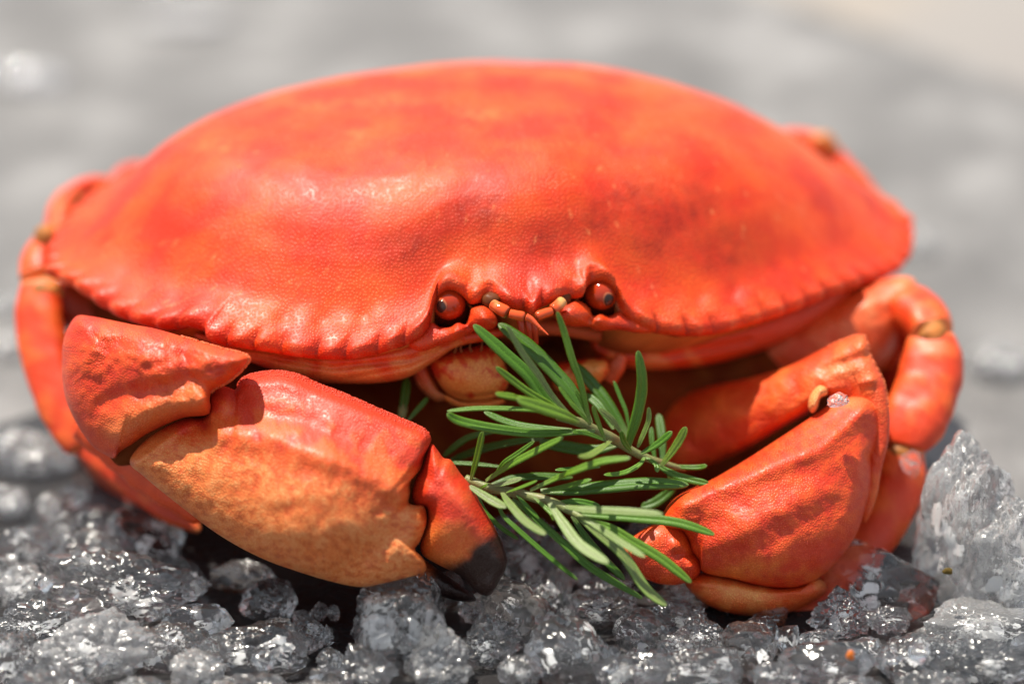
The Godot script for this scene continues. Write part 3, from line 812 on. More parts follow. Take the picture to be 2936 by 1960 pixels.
func right_claw(crab: Node3D) -> void:
	var paint := func(p: Vector2, r: float, w: float) -> Color:
		var f := nf.get_noise_2d(p.x * 1.5, p.y * 1.5)
		var c := Color(0.70, 0.055, 0.010).lerp(Color(0.84, 0.13, 0.016), clampf(0.45 + 0.9 * w + 0.7 * f, 0, 1))
		c = c.lerp(Color(0.86, 0.32, 0.06), 0.8 * exp(-Vector2((p.x - 2190.0) / 150.0, (p.y - 1635.0) / 34.0).length_squared()) * clampf(0.7 + 1.5 * w, 0, 1))
		return c.lerp(Color(0.82, 0.36, 0.12), 0.6 * exp(-Vector2((p.x - 2430.0) / 70.0, (p.y - 1150.0) / 22.0).length_squared()))
	var palm := put("claw", swell(v2([1896, 1500, 1909, 1458, 1951, 1416, 2033, 1378, 2079, 1353, 2155, 1307, 2257, 1241, 2334, 1190, 2385, 1155, 2436, 1137, 2487, 1131, 2518, 1150, 2533, 1185, 2533, 1236, 2513, 1287, 2500, 1316, 2502, 1353, 2498, 1400, 2482, 1454, 2460, 1521, 2429, 1573, 2385, 1626, 2341, 1660, 2288, 1682, 2226, 1685, 2165, 1676, 2098, 1658, 2046, 1649, 2012, 1636, 2005, 1609, 1985, 1582, 1975, 1551, 1957, 1524, 1920, 1515]),
		[[2020, 1480, 8, 8], [2180, 1470, 11.5, 11], [2300, 1420, 11.5, 11], [2400, 1320, 9, 9], [2455, 1220, 6, 7]], 0.5180, Vector2(8, -8), 380, 44, 2.2,
		[[v2([1960, 1440, 2090, 1380, 2240, 1320, 2350, 1285, 2470, 1180]), 30, 1.5], [v2([1990, 1520, 2120, 1440, 2290, 1370]), 42, -0.45], [v2([2130, 1600, 2300, 1500, 2420, 1400]), 46, -0.5], [v2([2060, 1560, 2200, 1490, 2380, 1400]), 38, 0.5], [2190, 1610, 70, 0.7], [v2([2470, 1300, 2440, 1450, 2350, 1600]), 20, 0.4]], 0.42, paint), M.claw, crab)
	tag(palm, "right claw, a deep orange red wedge turned towards the rosemary")
	var fp := func(p: Vector2, r: float, w: float) -> Color: return Color(0.72, 0.065, 0.010).lerp(Color(0.84, 0.14, 0.018), clampf(0.4 + 1.4 * w, 0, 1))
	put("finger", swell(v2([1780, 1570, 1835, 1522, 1895, 1496, 1940, 1506, 1965, 1528, 1980, 1556, 1990, 1586, 2010, 1612, 2006, 1642, 1985, 1662, 1940, 1676, 1885, 1672, 1825, 1645, 1785, 1605]), [[1830, 1585, 3.4, 6], [1900, 1585, 4.2, 6], [1950, 1610, 4.4, 6]], 0.5160, Vector2(6, 0), 140, 20, 2.2, [[1940, 1560, 22, 0.8], [1985, 1630, 20, 0.8], [v2([1940, 1590, 1985, 1590]), 8, -0.6]], 0.4, fp), M.claw, palm)
	put("fixed_finger", swell(v2([1960, 1660, 2010, 1640, 2100, 1655, 2226, 1682, 2300, 1675, 2345, 1655, 2372, 1690, 2330, 1726, 2250, 1758, 2150, 1764, 2060, 1748, 1995, 1710]), [[2060, 1695, 7, 7], [2180, 1710, 8, 8], [2290, 1700, 6, 6]], 0.5215, Vector2(4, 0), 160, 20, 2.2, [[v2([2010, 1672, 2120, 1680, 2300, 1700]), 14, 0.5]], 0.4,
		func(p, r, w): return Color(0.74, 0.13, 0.02).lerp(Color(0.86, 0.46, 0.14), clampf(0.9 * exp(-Vector2((p.x - 2110.0) / 90.0, (p.y - 1695.0) / 34.0).length_squared()) + w, 0, 1))), M.claw, palm)
	var wp := func(p: Vector2, r: float, w: float) -> Color:
		return Color(0.74, 0.085, 0.015).lerp(Color(0.86, 0.2, 0.035), clampf(0.4 + 1.2 * w, 0, 1)).lerp(Color(0.84, 0.42, 0.15), 0.5 * exp(-Vector2((p.x - 2440.0) / 60.0, (p.y - 1060.0) / 26.0).length_squared()))
	var wrist := put("wrist", swell(v2([1870, 1330, 1862, 1240, 1900, 1160, 2000, 1115, 2140, 1085, 2260, 1050, 2370, 995, 2440, 966, 2476, 962, 2490, 986, 2494, 1012, 2514, 1054, 2536, 1100, 2550, 1180, 2548, 1260, 2528, 1345, 2512, 1430, 2478, 1500, 2440, 1440, 2400, 1330, 2395, 1200, 2380, 1150, 2366, 1128, 2330, 1176, 2257, 1218, 2155, 1278, 2079, 1314, 1990, 1350, 1920, 1366]),
		[[1980, 1240, 7, 9], [2150, 1180, 9, 9], [2330, 1090, 8, 9], [2450, 1080, 5, 8], [2490, 1250, 3, 8]], 0.5470, Vector2(-45, -6), 320, 30, 2.3,
		[[v2([2100, 1290, 2260, 1200, 2370, 1110]), 22, 0.9], [v2([2360, 1060, 2480, 1020]), 16, -0.8], [v2([2380, 1118, 2500, 1090]), 12, 0.8], [2460, 1060, 30, 0.5]], 0.6, wp), M.claw, palm)
	tag(put("granules", beads(Vector2(2380, 1000), Vector2(2545, 1160), 200, 7, 0.00025, Color(0.82, 0.22, 0.06)), M.leg, wrist), "", "", "", "stuff")
	put("joint_knob", swell(v2([2318, 1170, 2320, 1140, 2335, 1115, 2352, 1104, 2370, 1112, 2372, 1130, 2352, 1142, 2344, 1170, 2330, 1184]), [[2340, 1150, 3, 3], [2354, 1122, 3, 3]], 0.5215, Vector2.ZERO, 60, 10, 2.0, [], 0.3, func(p, r, w): return Color(0.85, 0.5, 0.2)), M.leg, wrist)
	put("upper_arm", swell(v2([1980, 1010, 2150, 960, 2300, 885, 2410, 838, 2553, 795, 2614, 796, 2630, 822, 2626, 856, 2612, 900, 2580, 970, 2538, 1040, 2480, 1090, 2350, 1110, 2200, 1120, 2050, 1120, 1960, 1080]), [[2100, 1040, 8, 10], [2300, 990, 9, 10], [2480, 930, 9, 10], [2570, 860, 6, 8]], 0.5600, Vector2(-14, 0), 200, 22, 2.3, [[v2([2420, 880, 2600, 850]), 24, 0.5]], 0.5,
		func(p, r, w): return Color(0.80, 0.14, 0.03).lerp(Color(0.86, 0.34, 0.14), clampf(0.25 + 1.3 * w, 0, 1)).lerp(Color(0.5, 0.42, 0.2), 0.7 * exp(-Vector2((p.x - 2615.0) / 16.0, (p.y - 880.0) / 30.0).length_squared()))), M.leg, palm)


func legs(crab: Node3D) -> void:
	var paint := func(u: float, a: float, w: float) -> Color: return Color(0.74, 0.075, 0.014).lerp(Color(0.84, 0.17, 0.03), clampf(0.4 + 2.2 * w + 0.2 * sin(a), 0, 1)).lerp(Color(0.82, 0.42, 0.16), 0.75 * smoothstep(0.07, 0.0, minf(u, 1.0 - u) + 0.05 * w))
	var cream := func(u: float, a: float, w: float) -> Color: return Color(0.62, 0.22, 0.06).lerp(Color(0.34, 0.14, 0.04), clampf(0.35 + 2.0 * w, 0, 1))
	for h in [[250, 1050, .585, 330, 1280, .572, 480, 1500, .556], [420, 1080, .590, 560, 1330, .574, 700, 1530, .558], [700, 1150, .590, 800, 1400, .576, 900, 1560, .562]]:  # unseen tucked legs, added to shade the slab under the left claw
		put("leg", tube([spot(h[0], h[1], h[2]), spot(h[3], h[4], h[5]), spot(h[6], h[7], h[8])], [[0, .007], [0.6, .006], [1, .002]], 0.9, 22, 8, func(u, a, w): return Color(0.50, 0.05, 0.012).lerp(Color(0.6, 0.11, 0.025), clampf(w + 0.4, 0, 1)), 0.08), M.leg, crab)
	put("leg", tube([spot(330, 930, .560), spot(250, 890, .558), spot(160, 850, .556)], [[0, .006], [1, .004]], 0.9, 20, 6, func(u, a, w): return Color(0.40, 0.06, 0.015)), M.leg, crab)  # added leg filling the gap, painted dark like its shaded inside
	put("leg", tube([spot(2440, 1020, .575), spot(2540, 1080, .568), spot(2590, 1180, .560), spot(2570, 1290, .555)], [[0, .008], [0.6, .0075], [1, .005]], 0.9, 24, 8, func(u, a, w): return Color(0.50, 0.06, 0.012).lerp(Color(0.6, 0.12, 0.03), clampf(w + 0.4, 0, 1)), 0.08), M.leg, crab)  # added leg in the gap, its darker red painting the shade there
	# front right leg: three segments down to the ice
	var l := put("leg", tube([spot(2480, 960, .560), spot(2580, 902, .553), spot(2640, 912, .547), spot(2672, 962, .543)], [[0, .007], [0.5, .0056], [0.8, .0048], [1, .0042]], 0.9, 30, 10, paint, 0.08), M.leg, crab)
	put("leg_joint", tube([spot(2652, 925, .5425), spot(2672, 955, .5415), spot(2676, 985, .5415)], [[0, .0016], [0.5, .0026], [1, .0018]], 0.9, 20, 8, cream, 0.3), M.mouth, l)
	put("leg_segment", tube([spot(2672, 970, .5435), spot(2676, 1060, .541), spot(2648, 1160, .539), spot(2604, 1250, .537), spot(2592, 1285, .5365)], [[0, .0040], [0.2, .0056], [0.6, .0058], [0.92, .0042], [1, .0034]], 0.8, 30, 10, paint, 0.07), M.leg, l)
	put("leg_joint", tube([spot(2592, 1268, .5360), spot(2588, 1296, .5358), spot(2580, 1320, .536)], [[0, .0016], [0.5, .0024], [1, .0018]], 0.9, 18, 6, cream, 0.3), M.mouth, l)
	put("leg_segment", tube([spot(2590, 1290, .537), spot(2584, 1390, .536), spot(2535, 1500, .534), spot(2455, 1610, .531), spot(2340, 1720, .528), spot(2200, 1770, .526), spot(2070, 1800, .525)], [[0, .0036], [0.12, .0044], [0.4, .0040], [0.7, .0036], [0.9, .0026], [1, .0006]], 0.85, 28, 10, paint, 0.07), M.leg, l)
	# left legs: the outer one bends down the side, two more show above the rim
	l = put("leg", tube([spot(230, 730, .575), spot(160, 700, .566), spot(112, 740, .560), spot(104, 800, .556)], [[0, .006], [0.5, .0036], [0.85, .0032], [1, .0030]], 0.9, 28, 10, paint, 0.08), M.leg, crab)
	put("leg_joint", tube([spot(142, 806, .5535), spot(136, 836, .5525), spot(156, 868, .5525)], [[0, .0018], [0.5, .0028], [1, .0020]], 0.9, 20, 8, cream, 0.3), M.mouth, l)
	put("leg_segment", tube([spot(122, 812, .554), spot(120, 930, .552), spot(152, 1080, .549), spot(212, 1230, .546), spot(240, 1280, .545)], [[0, .0036], [0.2, .0046], [0.6, .0044], [0.95, .0030], [1, .0024]], 0.85, 28, 10, paint, 0.06), M.leg, l)
	put("leg_segment", tube([spot(236, 1262, .546), spot(322, 1330, .543), spot(436, 1428, .540), spot(572, 1520, .537)], [[0, .0026], [0.3, .0028], [0.8, .0022], [1, .0006]], 0.85, 24, 8, paint, 0.06), M.leg, l)
	put("leg_joint", tube([spot(118, 700, .559), spot(134, 676, .559), spot(146, 660, .560)], [[0, .0014], [0.5, .0022], [1, .0014]], 0.9, 18, 6, cream, 0.3), M.mouth, l)
	l = put("leg", tube([spot(330, 590, .590), spot(270, 552, .586), spot(214, 566, .582), spot(178, 612, .578), spot(166, 680, .573)], [[0, .004], [0.4, .0032], [0.8, .0030], [1, .0030]], 0.9, 26, 8, paint, 0.1), M.leg, crab)
	put("leg_joint", tube([spot(186, 584, .5785), spot(204, 568, .579), spot(226, 560, .580)], [[0, .0012], [0.5, .0020], [1, .0012]], 0.8, 18, 6, cream, 0.3), M.mouth, l)
	put("leg", tube([spot(470, 540, .604), spot(400, 506, .604), spot(356, 516, .602), spot(330, 560, .598)], [[0, .003], [0.5, .0026], [1, .0026]], 0.9, 24, 8, paint, 0.08), M.leg, crab)
	# rear right leg lying over the shell's back edge
	l = put("leg", tube([spot(2200, 470, .600), spot(2262, 418, .602), spot(2330, 430, .602), spot(2400, 480, .600), spot(2500, 590, .598)], [[0, .003], [0.25, .0034], [0.5, .0034], [1, .003]], 0.9, 26, 8, paint, 0.14), M.leg, crab)
	put("leg_joint", tube([spot(2330, 404, .5985), spot(2362, 408, .5985), spot(2394, 438, .5985)], [[0, .0014], [0.5, .0022], [1, .0014]], 0.9, 18, 6, cream, 0.3), M.mouth, l)


# ---------------------------------------------------------------- rosemary
func leaf_mesh(pts: Array, w: float, d0: float, d1: float, under: bool, tone: float, roll: float, base: Vector3) -> ArrayMesh:
	var c := []
	var k := pts.size() / 2
	for i in k:
		var u := i / float(k - 1)
		c.append(spot(pts[2 * i], pts[2 * i + 1], lerpf(d0, d1, u)))
	var p := path3(c, 8 if k < 4 else 6)
	var n := p.size()
	var half := w * px(d0) * 0.46
	var prof := [[-1, 0], [-.86, .22], [-.5, .34], [-.14, .20], [0, .10], [.14, .20], [.5, .34], [.86, .22], [1, 0], [.92, -.22], [.62, -.14], [.22, -.10], [0, -.30], [-.22, -.10], [-.62, -.14], [-.92, -.22]]
	var v := PackedVector3Array()
	var col := PackedColorArray()
	for q in range(-1, n + 1):
		var i := clampi(q, 0, n - 1)
		var u := i / float(n - 1)
		var t := (p[mini(i + 1, n - 1)] - p[maxi(i - 1, 0)]).normalized()
		var want := (-fwd * 0.75 + Vector3.UP * 0.65).rotated(t, roll) * (-1.0 if under else 1.0)
		var nn := (want - t * want.dot(t)).normalized()
		var b := t.cross(nn)
		var r := half * ramp(u, [[0.0, 0.42], [0.12, 0.6], [0.35, 0.92], [0.6, 1.0], [0.8, 0.96], [0.9, 0.80], [0.96, 0.6], [1.0, 0.34]])
		r *= 1.0 + 0.05 * nf.get_noise_1d(u * 300.0 + d0 * 1e5 + pts[0])
		if q < 0 or q == n: r *= 0.05
		for j in prof.size():
			v.append(p[i] + b * (prof[j][0] * r) + nn * (prof[j][1] * r) + t * (half * 0.22 if q == n else 0.0) - base)
			var top := j <= 8
			var g := Color(0.098, 0.27, 0.011) if top else Color(0.30, 0.43, 0.13)
			if top and j in [3, 4, 5]: g = Color(0.12, 0.32, 0.02)
			if j in [0, 8, 1, 7]: g = g.lerp(Color(0.20, 0.40, 0.05), 0.18)
			if j in [11, 13]: g = Color(0.20, 0.22, 0.10)
			if j == 12: g = Color(0.34, 0.44, 0.18)
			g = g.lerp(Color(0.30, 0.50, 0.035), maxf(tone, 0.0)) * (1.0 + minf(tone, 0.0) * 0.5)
			g = g.lerp(Color(0.34, 0.40, 0.16), 0.55 * smoothstep(0.22, 0.0, u) + 0.25 * smoothstep(0.93, 1.0, u))
			col.append(Color(g.r, g.g, g.b))
	return shape(v, ring_tris(n + 2, prof.size()), col)


func sprig(label: String, stem: Array, sd: Array, leaves: Array) -> void:
	var base := spot(stem[0], stem[1], sd[0])
	var root := Node3D.new()
	root.name = numbered("rosemary_sprig")
	add_child(root)
	root.position = base
	tag(root, label, "rosemary", "rosemary sprigs between the claws")
	var pts := []
	var k := stem.size() / 2
	for i in k: pts.append(spot(stem[2 * i], stem[2 * i + 1], lerpf(sd[0], sd[1], i / float(k - 1))))
	put("stem", tube(pts, [[0, .00078], [0.5, .00088], [0.9, .0006], [1, .0004]], 0.9, 14, 8, func(u, a, w): return Color(0.36, 0.42, 0.15).lerp(Color(0.38, 0.30, 0.12), clampf(0.15 + 1.5 * w, 0, 1)), 0.18, base), M.leaf, root)
	for f in leaves:
		put("leaf", leaf_mesh(f[0], f[1], f[2], f[3], f[4] == 1, f[5], rng.randf_range(-0.35, 0.35), base), M.leaf, root)


func make_rosemary() -> void:
	# each leaf: path from its base to its tip, width, distance of base and tip, 1 when its pale underside shows, tone (backlit yellow painted in, darker for leaves behind)
	sprig("upper rosemary sprig, dark green leaves fanning up over the crab's mouth", [1600, 1192, 1656, 1209, 1700, 1229, 1745, 1251, 1774, 1267, 1823, 1298, 1890, 1325, 1965, 1345], [0.508, 0.519], [
		[[1628, 1204, 1558, 1136, 1512, 1073, 1440, 1006, 1360, 933], 44, .509, .507, 0, -.1],
		[[1650, 1206, 1585, 1136, 1543, 1073, 1498, 1011, 1455, 937], 22, .507, .500, 1, .25],
		[[1692, 1214, 1648, 1135, 1596, 1073, 1518, 995, 1433, 930], 56, .512, .516, 0, -.6],
		[[1640, 1204, 1585, 1164, 1518, 1125, 1462, 1084, 1423, 1053], 24, .508, .503, 0, .5],
		[[1620, 1198, 1507, 1149, 1474, 1138, 1422, 1129], 26, .506, .498, 0, .6],
		[[1660, 1208, 1619, 1190, 1552, 1167, 1485, 1146], 44, .505, .497, 0, .55],
		[[1640, 1202, 1560, 1180, 1485, 1172, 1373, 1170, 1284, 1178], 19, .507, .504, 0, .2],
		[[1705, 1236, 1607, 1240, 1518, 1240, 1406, 1226, 1317, 1206, 1283, 1186], 33, .509, .505, 0, .1],
		[[1640, 1232, 1518, 1222, 1451, 1208, 1390, 1181], 28, .513, .515, 0, -.3],
		[[1800, 1286, 1808, 1251, 1825, 1196, 1839, 1129, 1840, 1073, 1829, 1008], 37, .512, .506, 0, .15],
		[[1692, 1218, 1678, 1151, 1662, 1088, 1640, 1028, 1617, 950, 1598, 895], 23, .508, .503, 0, .35],
		[[1674, 1193, 1633, 1149, 1603, 1109], 16, .507, .506, 0, .25], [[1690, 1213, 1667, 1187, 1632, 1152], 14, .506, .504, 0, .35],
		[[1686, 1195, 1667, 1151, 1650, 1118], 13, .508, .507, 0, .25], [[1735, 1260, 1714, 1207, 1700, 1164], 18, .508, .505, 0, .25],
		[[1780, 1240, 1752, 1200, 1718, 1173], 23, .510, .507, 1, .3], [[1812, 1296, 1790, 1267, 1781, 1236], 18, .510, .507, 0, .1],
		[[1828, 1282, 1837, 1262, 1859, 1207, 1860, 1168], 17, .513, .511, 1, .5], [[1838, 1300, 1890, 1269, 1926, 1238], 25, .513, .511, 0, .0],
		[[1896, 1335, 1924, 1298, 1948, 1262, 1967, 1225], 28, .516, .513, 1, .75], [[1736, 1263, 1685, 1243, 1641, 1238], 15, .508, .505, 0, .15],
		[[1752, 1262, 1722, 1285, 1690, 1305, 1662, 1310], 25, .509, .495, 1, .4],
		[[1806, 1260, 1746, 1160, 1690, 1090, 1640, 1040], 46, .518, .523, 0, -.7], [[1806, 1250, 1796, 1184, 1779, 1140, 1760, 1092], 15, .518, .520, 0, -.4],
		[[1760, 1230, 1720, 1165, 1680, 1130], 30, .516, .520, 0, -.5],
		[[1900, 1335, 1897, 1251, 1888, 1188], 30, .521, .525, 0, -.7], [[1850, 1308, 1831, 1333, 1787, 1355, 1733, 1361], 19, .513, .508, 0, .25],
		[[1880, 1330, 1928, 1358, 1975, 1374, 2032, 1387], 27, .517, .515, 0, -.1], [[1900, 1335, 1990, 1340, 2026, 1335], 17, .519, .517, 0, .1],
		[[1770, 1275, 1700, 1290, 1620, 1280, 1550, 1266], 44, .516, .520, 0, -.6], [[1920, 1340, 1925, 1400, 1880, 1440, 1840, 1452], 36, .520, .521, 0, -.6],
		[[1850, 1310, 1880, 1330, 1884, 1352], 18, .514, .512, 0, .2], [[1880, 1325, 1870, 1270, 1868, 1225], 18, .519, .521, 0, -.5]])
	sprig("lower rosemary sprig, pale leaf undersides trailing down onto the ice", [1335, 1372, 1406, 1399, 1495, 1416, 1540, 1428, 1596, 1445, 1640, 1468, 1672, 1484], [0.512, 0.503], [
		[[1350, 1376, 1370, 1300, 1384, 1238], 23, .511, .508, 0, .15], [[1393, 1378, 1462, 1332, 1540, 1291, 1614, 1254], 27, .510, .503, 0, .3],
		[[1420, 1362, 1444, 1327, 1484, 1300, 1532, 1265], 17, .513, .510, 0, .1], [[1413, 1392, 1451, 1384, 1495, 1371], 19, .509, .507, 1, .1],
		[[1451, 1412, 1495, 1396, 1539, 1378], 13, .508, .505, 0, .3], [[1372, 1400, 1382, 1396, 1398, 1389], 13, .509, .507, 0, .2],
		[[1346, 1393, 1406, 1432, 1448, 1455], 35, .506, .502, 1, .1], [[1440, 1412, 1462, 1445, 1507, 1495, 1562, 1532], 31, .506, .495, 1, .2],
		[[1372, 1420, 1388, 1461, 1429, 1506, 1485, 1545], 18, .512, .511, 0, -.1], [[1420, 1420, 1440, 1473, 1484, 1517, 1572, 1594, 1655, 1661], 18, .511, .507, 0, -.1],
		[[1469, 1428, 1530, 1480, 1610, 1552, 1700, 1630, 1840, 1714], 27, .510, .506, 0, -.15], [[1576, 1442, 1614, 1499, 1662, 1561, 1742, 1613], 37, .503, .494, 1, .35],
		[[1650, 1475, 1709, 1524, 1787, 1592, 1850, 1686, 1908, 1734], 40, .504, .501, 1, .25], [[1660, 1485, 1740, 1508, 1819, 1555, 1897, 1602, 1980, 1668], 33, .505, .503, 0, .3],
		[[1655, 1478, 1694, 1496, 1772, 1549, 1848, 1596], 25, .502, .496, 1, .4], [[1650, 1472, 1725, 1478, 1819, 1484, 1944, 1498, 2046, 1531], 33, .505, .504, 0, .15],
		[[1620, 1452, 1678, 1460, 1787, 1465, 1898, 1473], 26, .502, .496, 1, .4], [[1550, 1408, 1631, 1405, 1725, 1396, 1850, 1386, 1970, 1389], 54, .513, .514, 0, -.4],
		[[1556, 1408, 1629, 1392, 1694, 1375], 23, .508, .504, 0, .15], [[1720, 1338, 1660, 1342, 1593, 1347], 17, .513, .511, 0, .0],
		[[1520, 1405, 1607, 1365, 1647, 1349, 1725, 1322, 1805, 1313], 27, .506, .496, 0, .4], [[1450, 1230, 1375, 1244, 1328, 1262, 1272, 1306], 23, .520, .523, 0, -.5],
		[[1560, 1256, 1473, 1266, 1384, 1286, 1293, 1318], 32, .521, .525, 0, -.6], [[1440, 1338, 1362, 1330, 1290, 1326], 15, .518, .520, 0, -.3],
		[[1530, 1425, 1580, 1470, 1590, 1490], 16, .506, .502, 0, .3], [[1480, 1418, 1510, 1450, 1545, 1486], 15, .508, .507, 0, .0], [[1600, 1440, 1660, 1438, 1720, 1452], 22, .507, .508, 0, .0],
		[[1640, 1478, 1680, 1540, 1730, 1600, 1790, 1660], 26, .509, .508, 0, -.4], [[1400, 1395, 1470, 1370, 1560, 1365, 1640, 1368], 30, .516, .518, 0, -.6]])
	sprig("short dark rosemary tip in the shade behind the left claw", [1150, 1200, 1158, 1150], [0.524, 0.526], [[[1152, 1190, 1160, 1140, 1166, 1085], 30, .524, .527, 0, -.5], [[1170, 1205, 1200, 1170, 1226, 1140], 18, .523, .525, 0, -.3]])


# ---------------------------------------------------------------- ice
func ico(level: int) -> Array:
	var g := (1.0 + sqrt(5.0)) / 2.0
	var v := PackedVector3Array([Vector3(-1, g, 0), Vector3(1, g, 0), Vector3(-1, -g, 0), Vector3(1, -g, 0), Vector3(0, -1, g), Vector3(0, 1, g), Vector3(0, -1, -g), Vector3(0, 1, -g), Vector3(g, 0, -1), Vector3(g, 0, 1), Vector3(-g, 0, -1), Vector3(-g, 0, 1)])
	var t := PackedInt32Array([0, 11, 5, 0, 5, 1, 0, 1, 7, 0, 7, 10, 0, 10, 11, 1, 5, 9, 5, 11, 4, 11, 10, 2, 10, 7, 6, 7, 1, 8, 3, 9, 4, 3, 4, 2, 3, 2, 6, 3, 6, 8, 3, 8, 9, 4, 9, 5, 2, 4, 11, 6, 2, 10, 8, 6, 7, 9, 8, 1])
	for i in v.size(): v[i] = v[i].normalized()
	for l in level:
		var t2 := PackedInt32Array()
		var mids := {}
		for i in range(0, t.size(), 3):
			var m := []
			for e in 3:
				var a := t[i + e]
				var b := t[i + (e + 1) % 3]
				var key := mini(a, b) * 1000000 + maxi(a, b)
				if not mids.has(key):
					mids[key] = v.size()
					v.append((v[a] + v[b]).normalized())
				m.append(mids[key])
			t2.append_array([t[i], m[0], m[2], t[i + 1], m[1], m[0], t[i + 2], m[2], m[1], m[0], m[1], m[2]])
		t = t2
	return [v, t]


func ice_mesh(seed_: int, level: int, angular: float, lumpy: float, bubbles: int, flakes: int) -> ArrayMesh:   # a melted chunk of unit radius with air bubbles inside
	var r := RandomNumberGenerator.new()
	r.seed = seed_
	var s := ico(level)
	var dirs: PackedVector3Array = s[0]
	var t: PackedInt32Array = s[1].duplicate()
	var faces := []
	for k in 13:
		var a := Vector3(r.randfn(), r.randfn(), r.randfn()).normalized()
		faces.append([a, r.randf_range(0.72, 1.02)])
	var n1 := noise(seed_ + 100, 0.9, 3)
	var n2 := noise(seed_ + 200, 3.4, 2)
	var n3 := noise(seed_ + 300, 5.5, 3)
	n3.fractal_type = FastNoiseLite.FRACTAL_RIDGED
	var v := PackedVector3Array()
	for d in dirs:
		var flat := 0.0
		for f in faces:
			var c: float = d.dot(f[0])
			if c > 0.05: flat += pow(c / f[1], 24.0)
		var rad := lerpf(0.9, pow(maxf(flat, 1e-6), -1.0 / 24.0), angular)
		if angular < 0.0: rad = 0.86 * pow(pow(absf(d.x), 5.0) + pow(absf(d.y), 5.0) + pow(absf(d.z), 5.0), -0.2)
		rad = minf(rad, 1.35) * (1.0 + lumpy * n1.get_noise_3dv(d) + 0.35 * lumpy * n2.get_noise_3dv(d) + 0.09 * lumpy * n3.get_noise_3dv(d * (Vector3.ONE if angular >= 0.0 else Vector3(1, 1.8, 1))))
		v.append(d * rad * (Vector3.ONE if angular >= 0.0 else Vector3(1.0 - 0.24 * d.y, 0.82, 1.0 - 0.2 * d.y)))
	var m := shape(v, t)
	if bubbles == 0: return m
	# bubbles: small cavities, so their faces look inward
	var small := ico(1)
	var bv := PackedVector3Array()
	var bn := PackedVector3Array()
	var bt := PackedInt32Array()
	for k in bubbles:
		var at := Vector3(r.randfn(), r.randfn(), r.randfn()).normalized() * r.randf_range(0.1, 0.66)
		var rad := r.randf_range(0.02, 0.06) * (2.2 if r.randf() < 0.18 else 1.0)
		var stretch := Vector3(1, r.randf_range(1.0, 2.0), 1)
		var first := bv.size()
		for d: Vector3 in small[0]:
			bv.append(at + d * rad * stretch)
			bn.append(-d)
		for q in small[1]: bt.append(q + first)      # wound the other way round: these are holes
	var a := []
	a.resize(Mesh.ARRAY_MAX)
	a[Mesh.ARRAY_VERTEX] = bv
	a[Mesh.ARRAY_NORMAL] = bn
	a[Mesh.ARRAY_INDEX] = bt
	m.add_surface_from_arrays(Mesh.PRIMITIVE_TRIANGLES, a)
	if flakes == 0: return m
	# white cracks and trapped air, also painting bright reflections inside the ice
	var hearts := []
	for k in 3: hearts.append(Vector3(r.randfn(), r.randfn(), r.randfn()).normalized() * r.randf_range(0.15, 0.5))
	var wv := PackedVector3Array()
	var wt := PackedInt32Array()
	for k in flakes:
		var at: Vector3 = hearts[k % 3] + Vector3(r.randfn(), r.randfn(), r.randfn()) * 0.16
		if at.length() > 0.66: at = at.normalized() * 0.66
		var big := r.randf() < 0.22
		var b := Basis.from_euler(Vector3(r.randf() * TAU, r.randf() * TAU, 0)).scaled_local(Vector3(r.randf_range(0.10, 0.24), r.randf_range(0.05, 0.16), 0.006) if big else Vector3(r.randf_range(0.012, 0.05), r.randf_range(0.012, 0.06), r.randf_range(0.008, 0.02)))
		var first := wv.size()
		for d: Vector3 in small[0]: wv.append(at + b * (d * (1.0 + 0.5 * n2.get_noise_3dv(d * 2.0 + at * 9.0))))
		for q in small[1]: wt.append(q + first)
	var white := shape(wv, wt)
	m.add_surface_from_arrays(Mesh.PRIMITIVE_TRIANGLES, white.surface_get_arrays(0))
	return m


func icy(o: MeshInstance3D, m: Material) -> void:         # ice outside and round the bubbles, white flakes for cracks and inner glints
	o.material_override = null
	for k in o.mesh.get_surface_count(): o.set_surface_override_material(k, m if k < 2 else M.crack_glint)


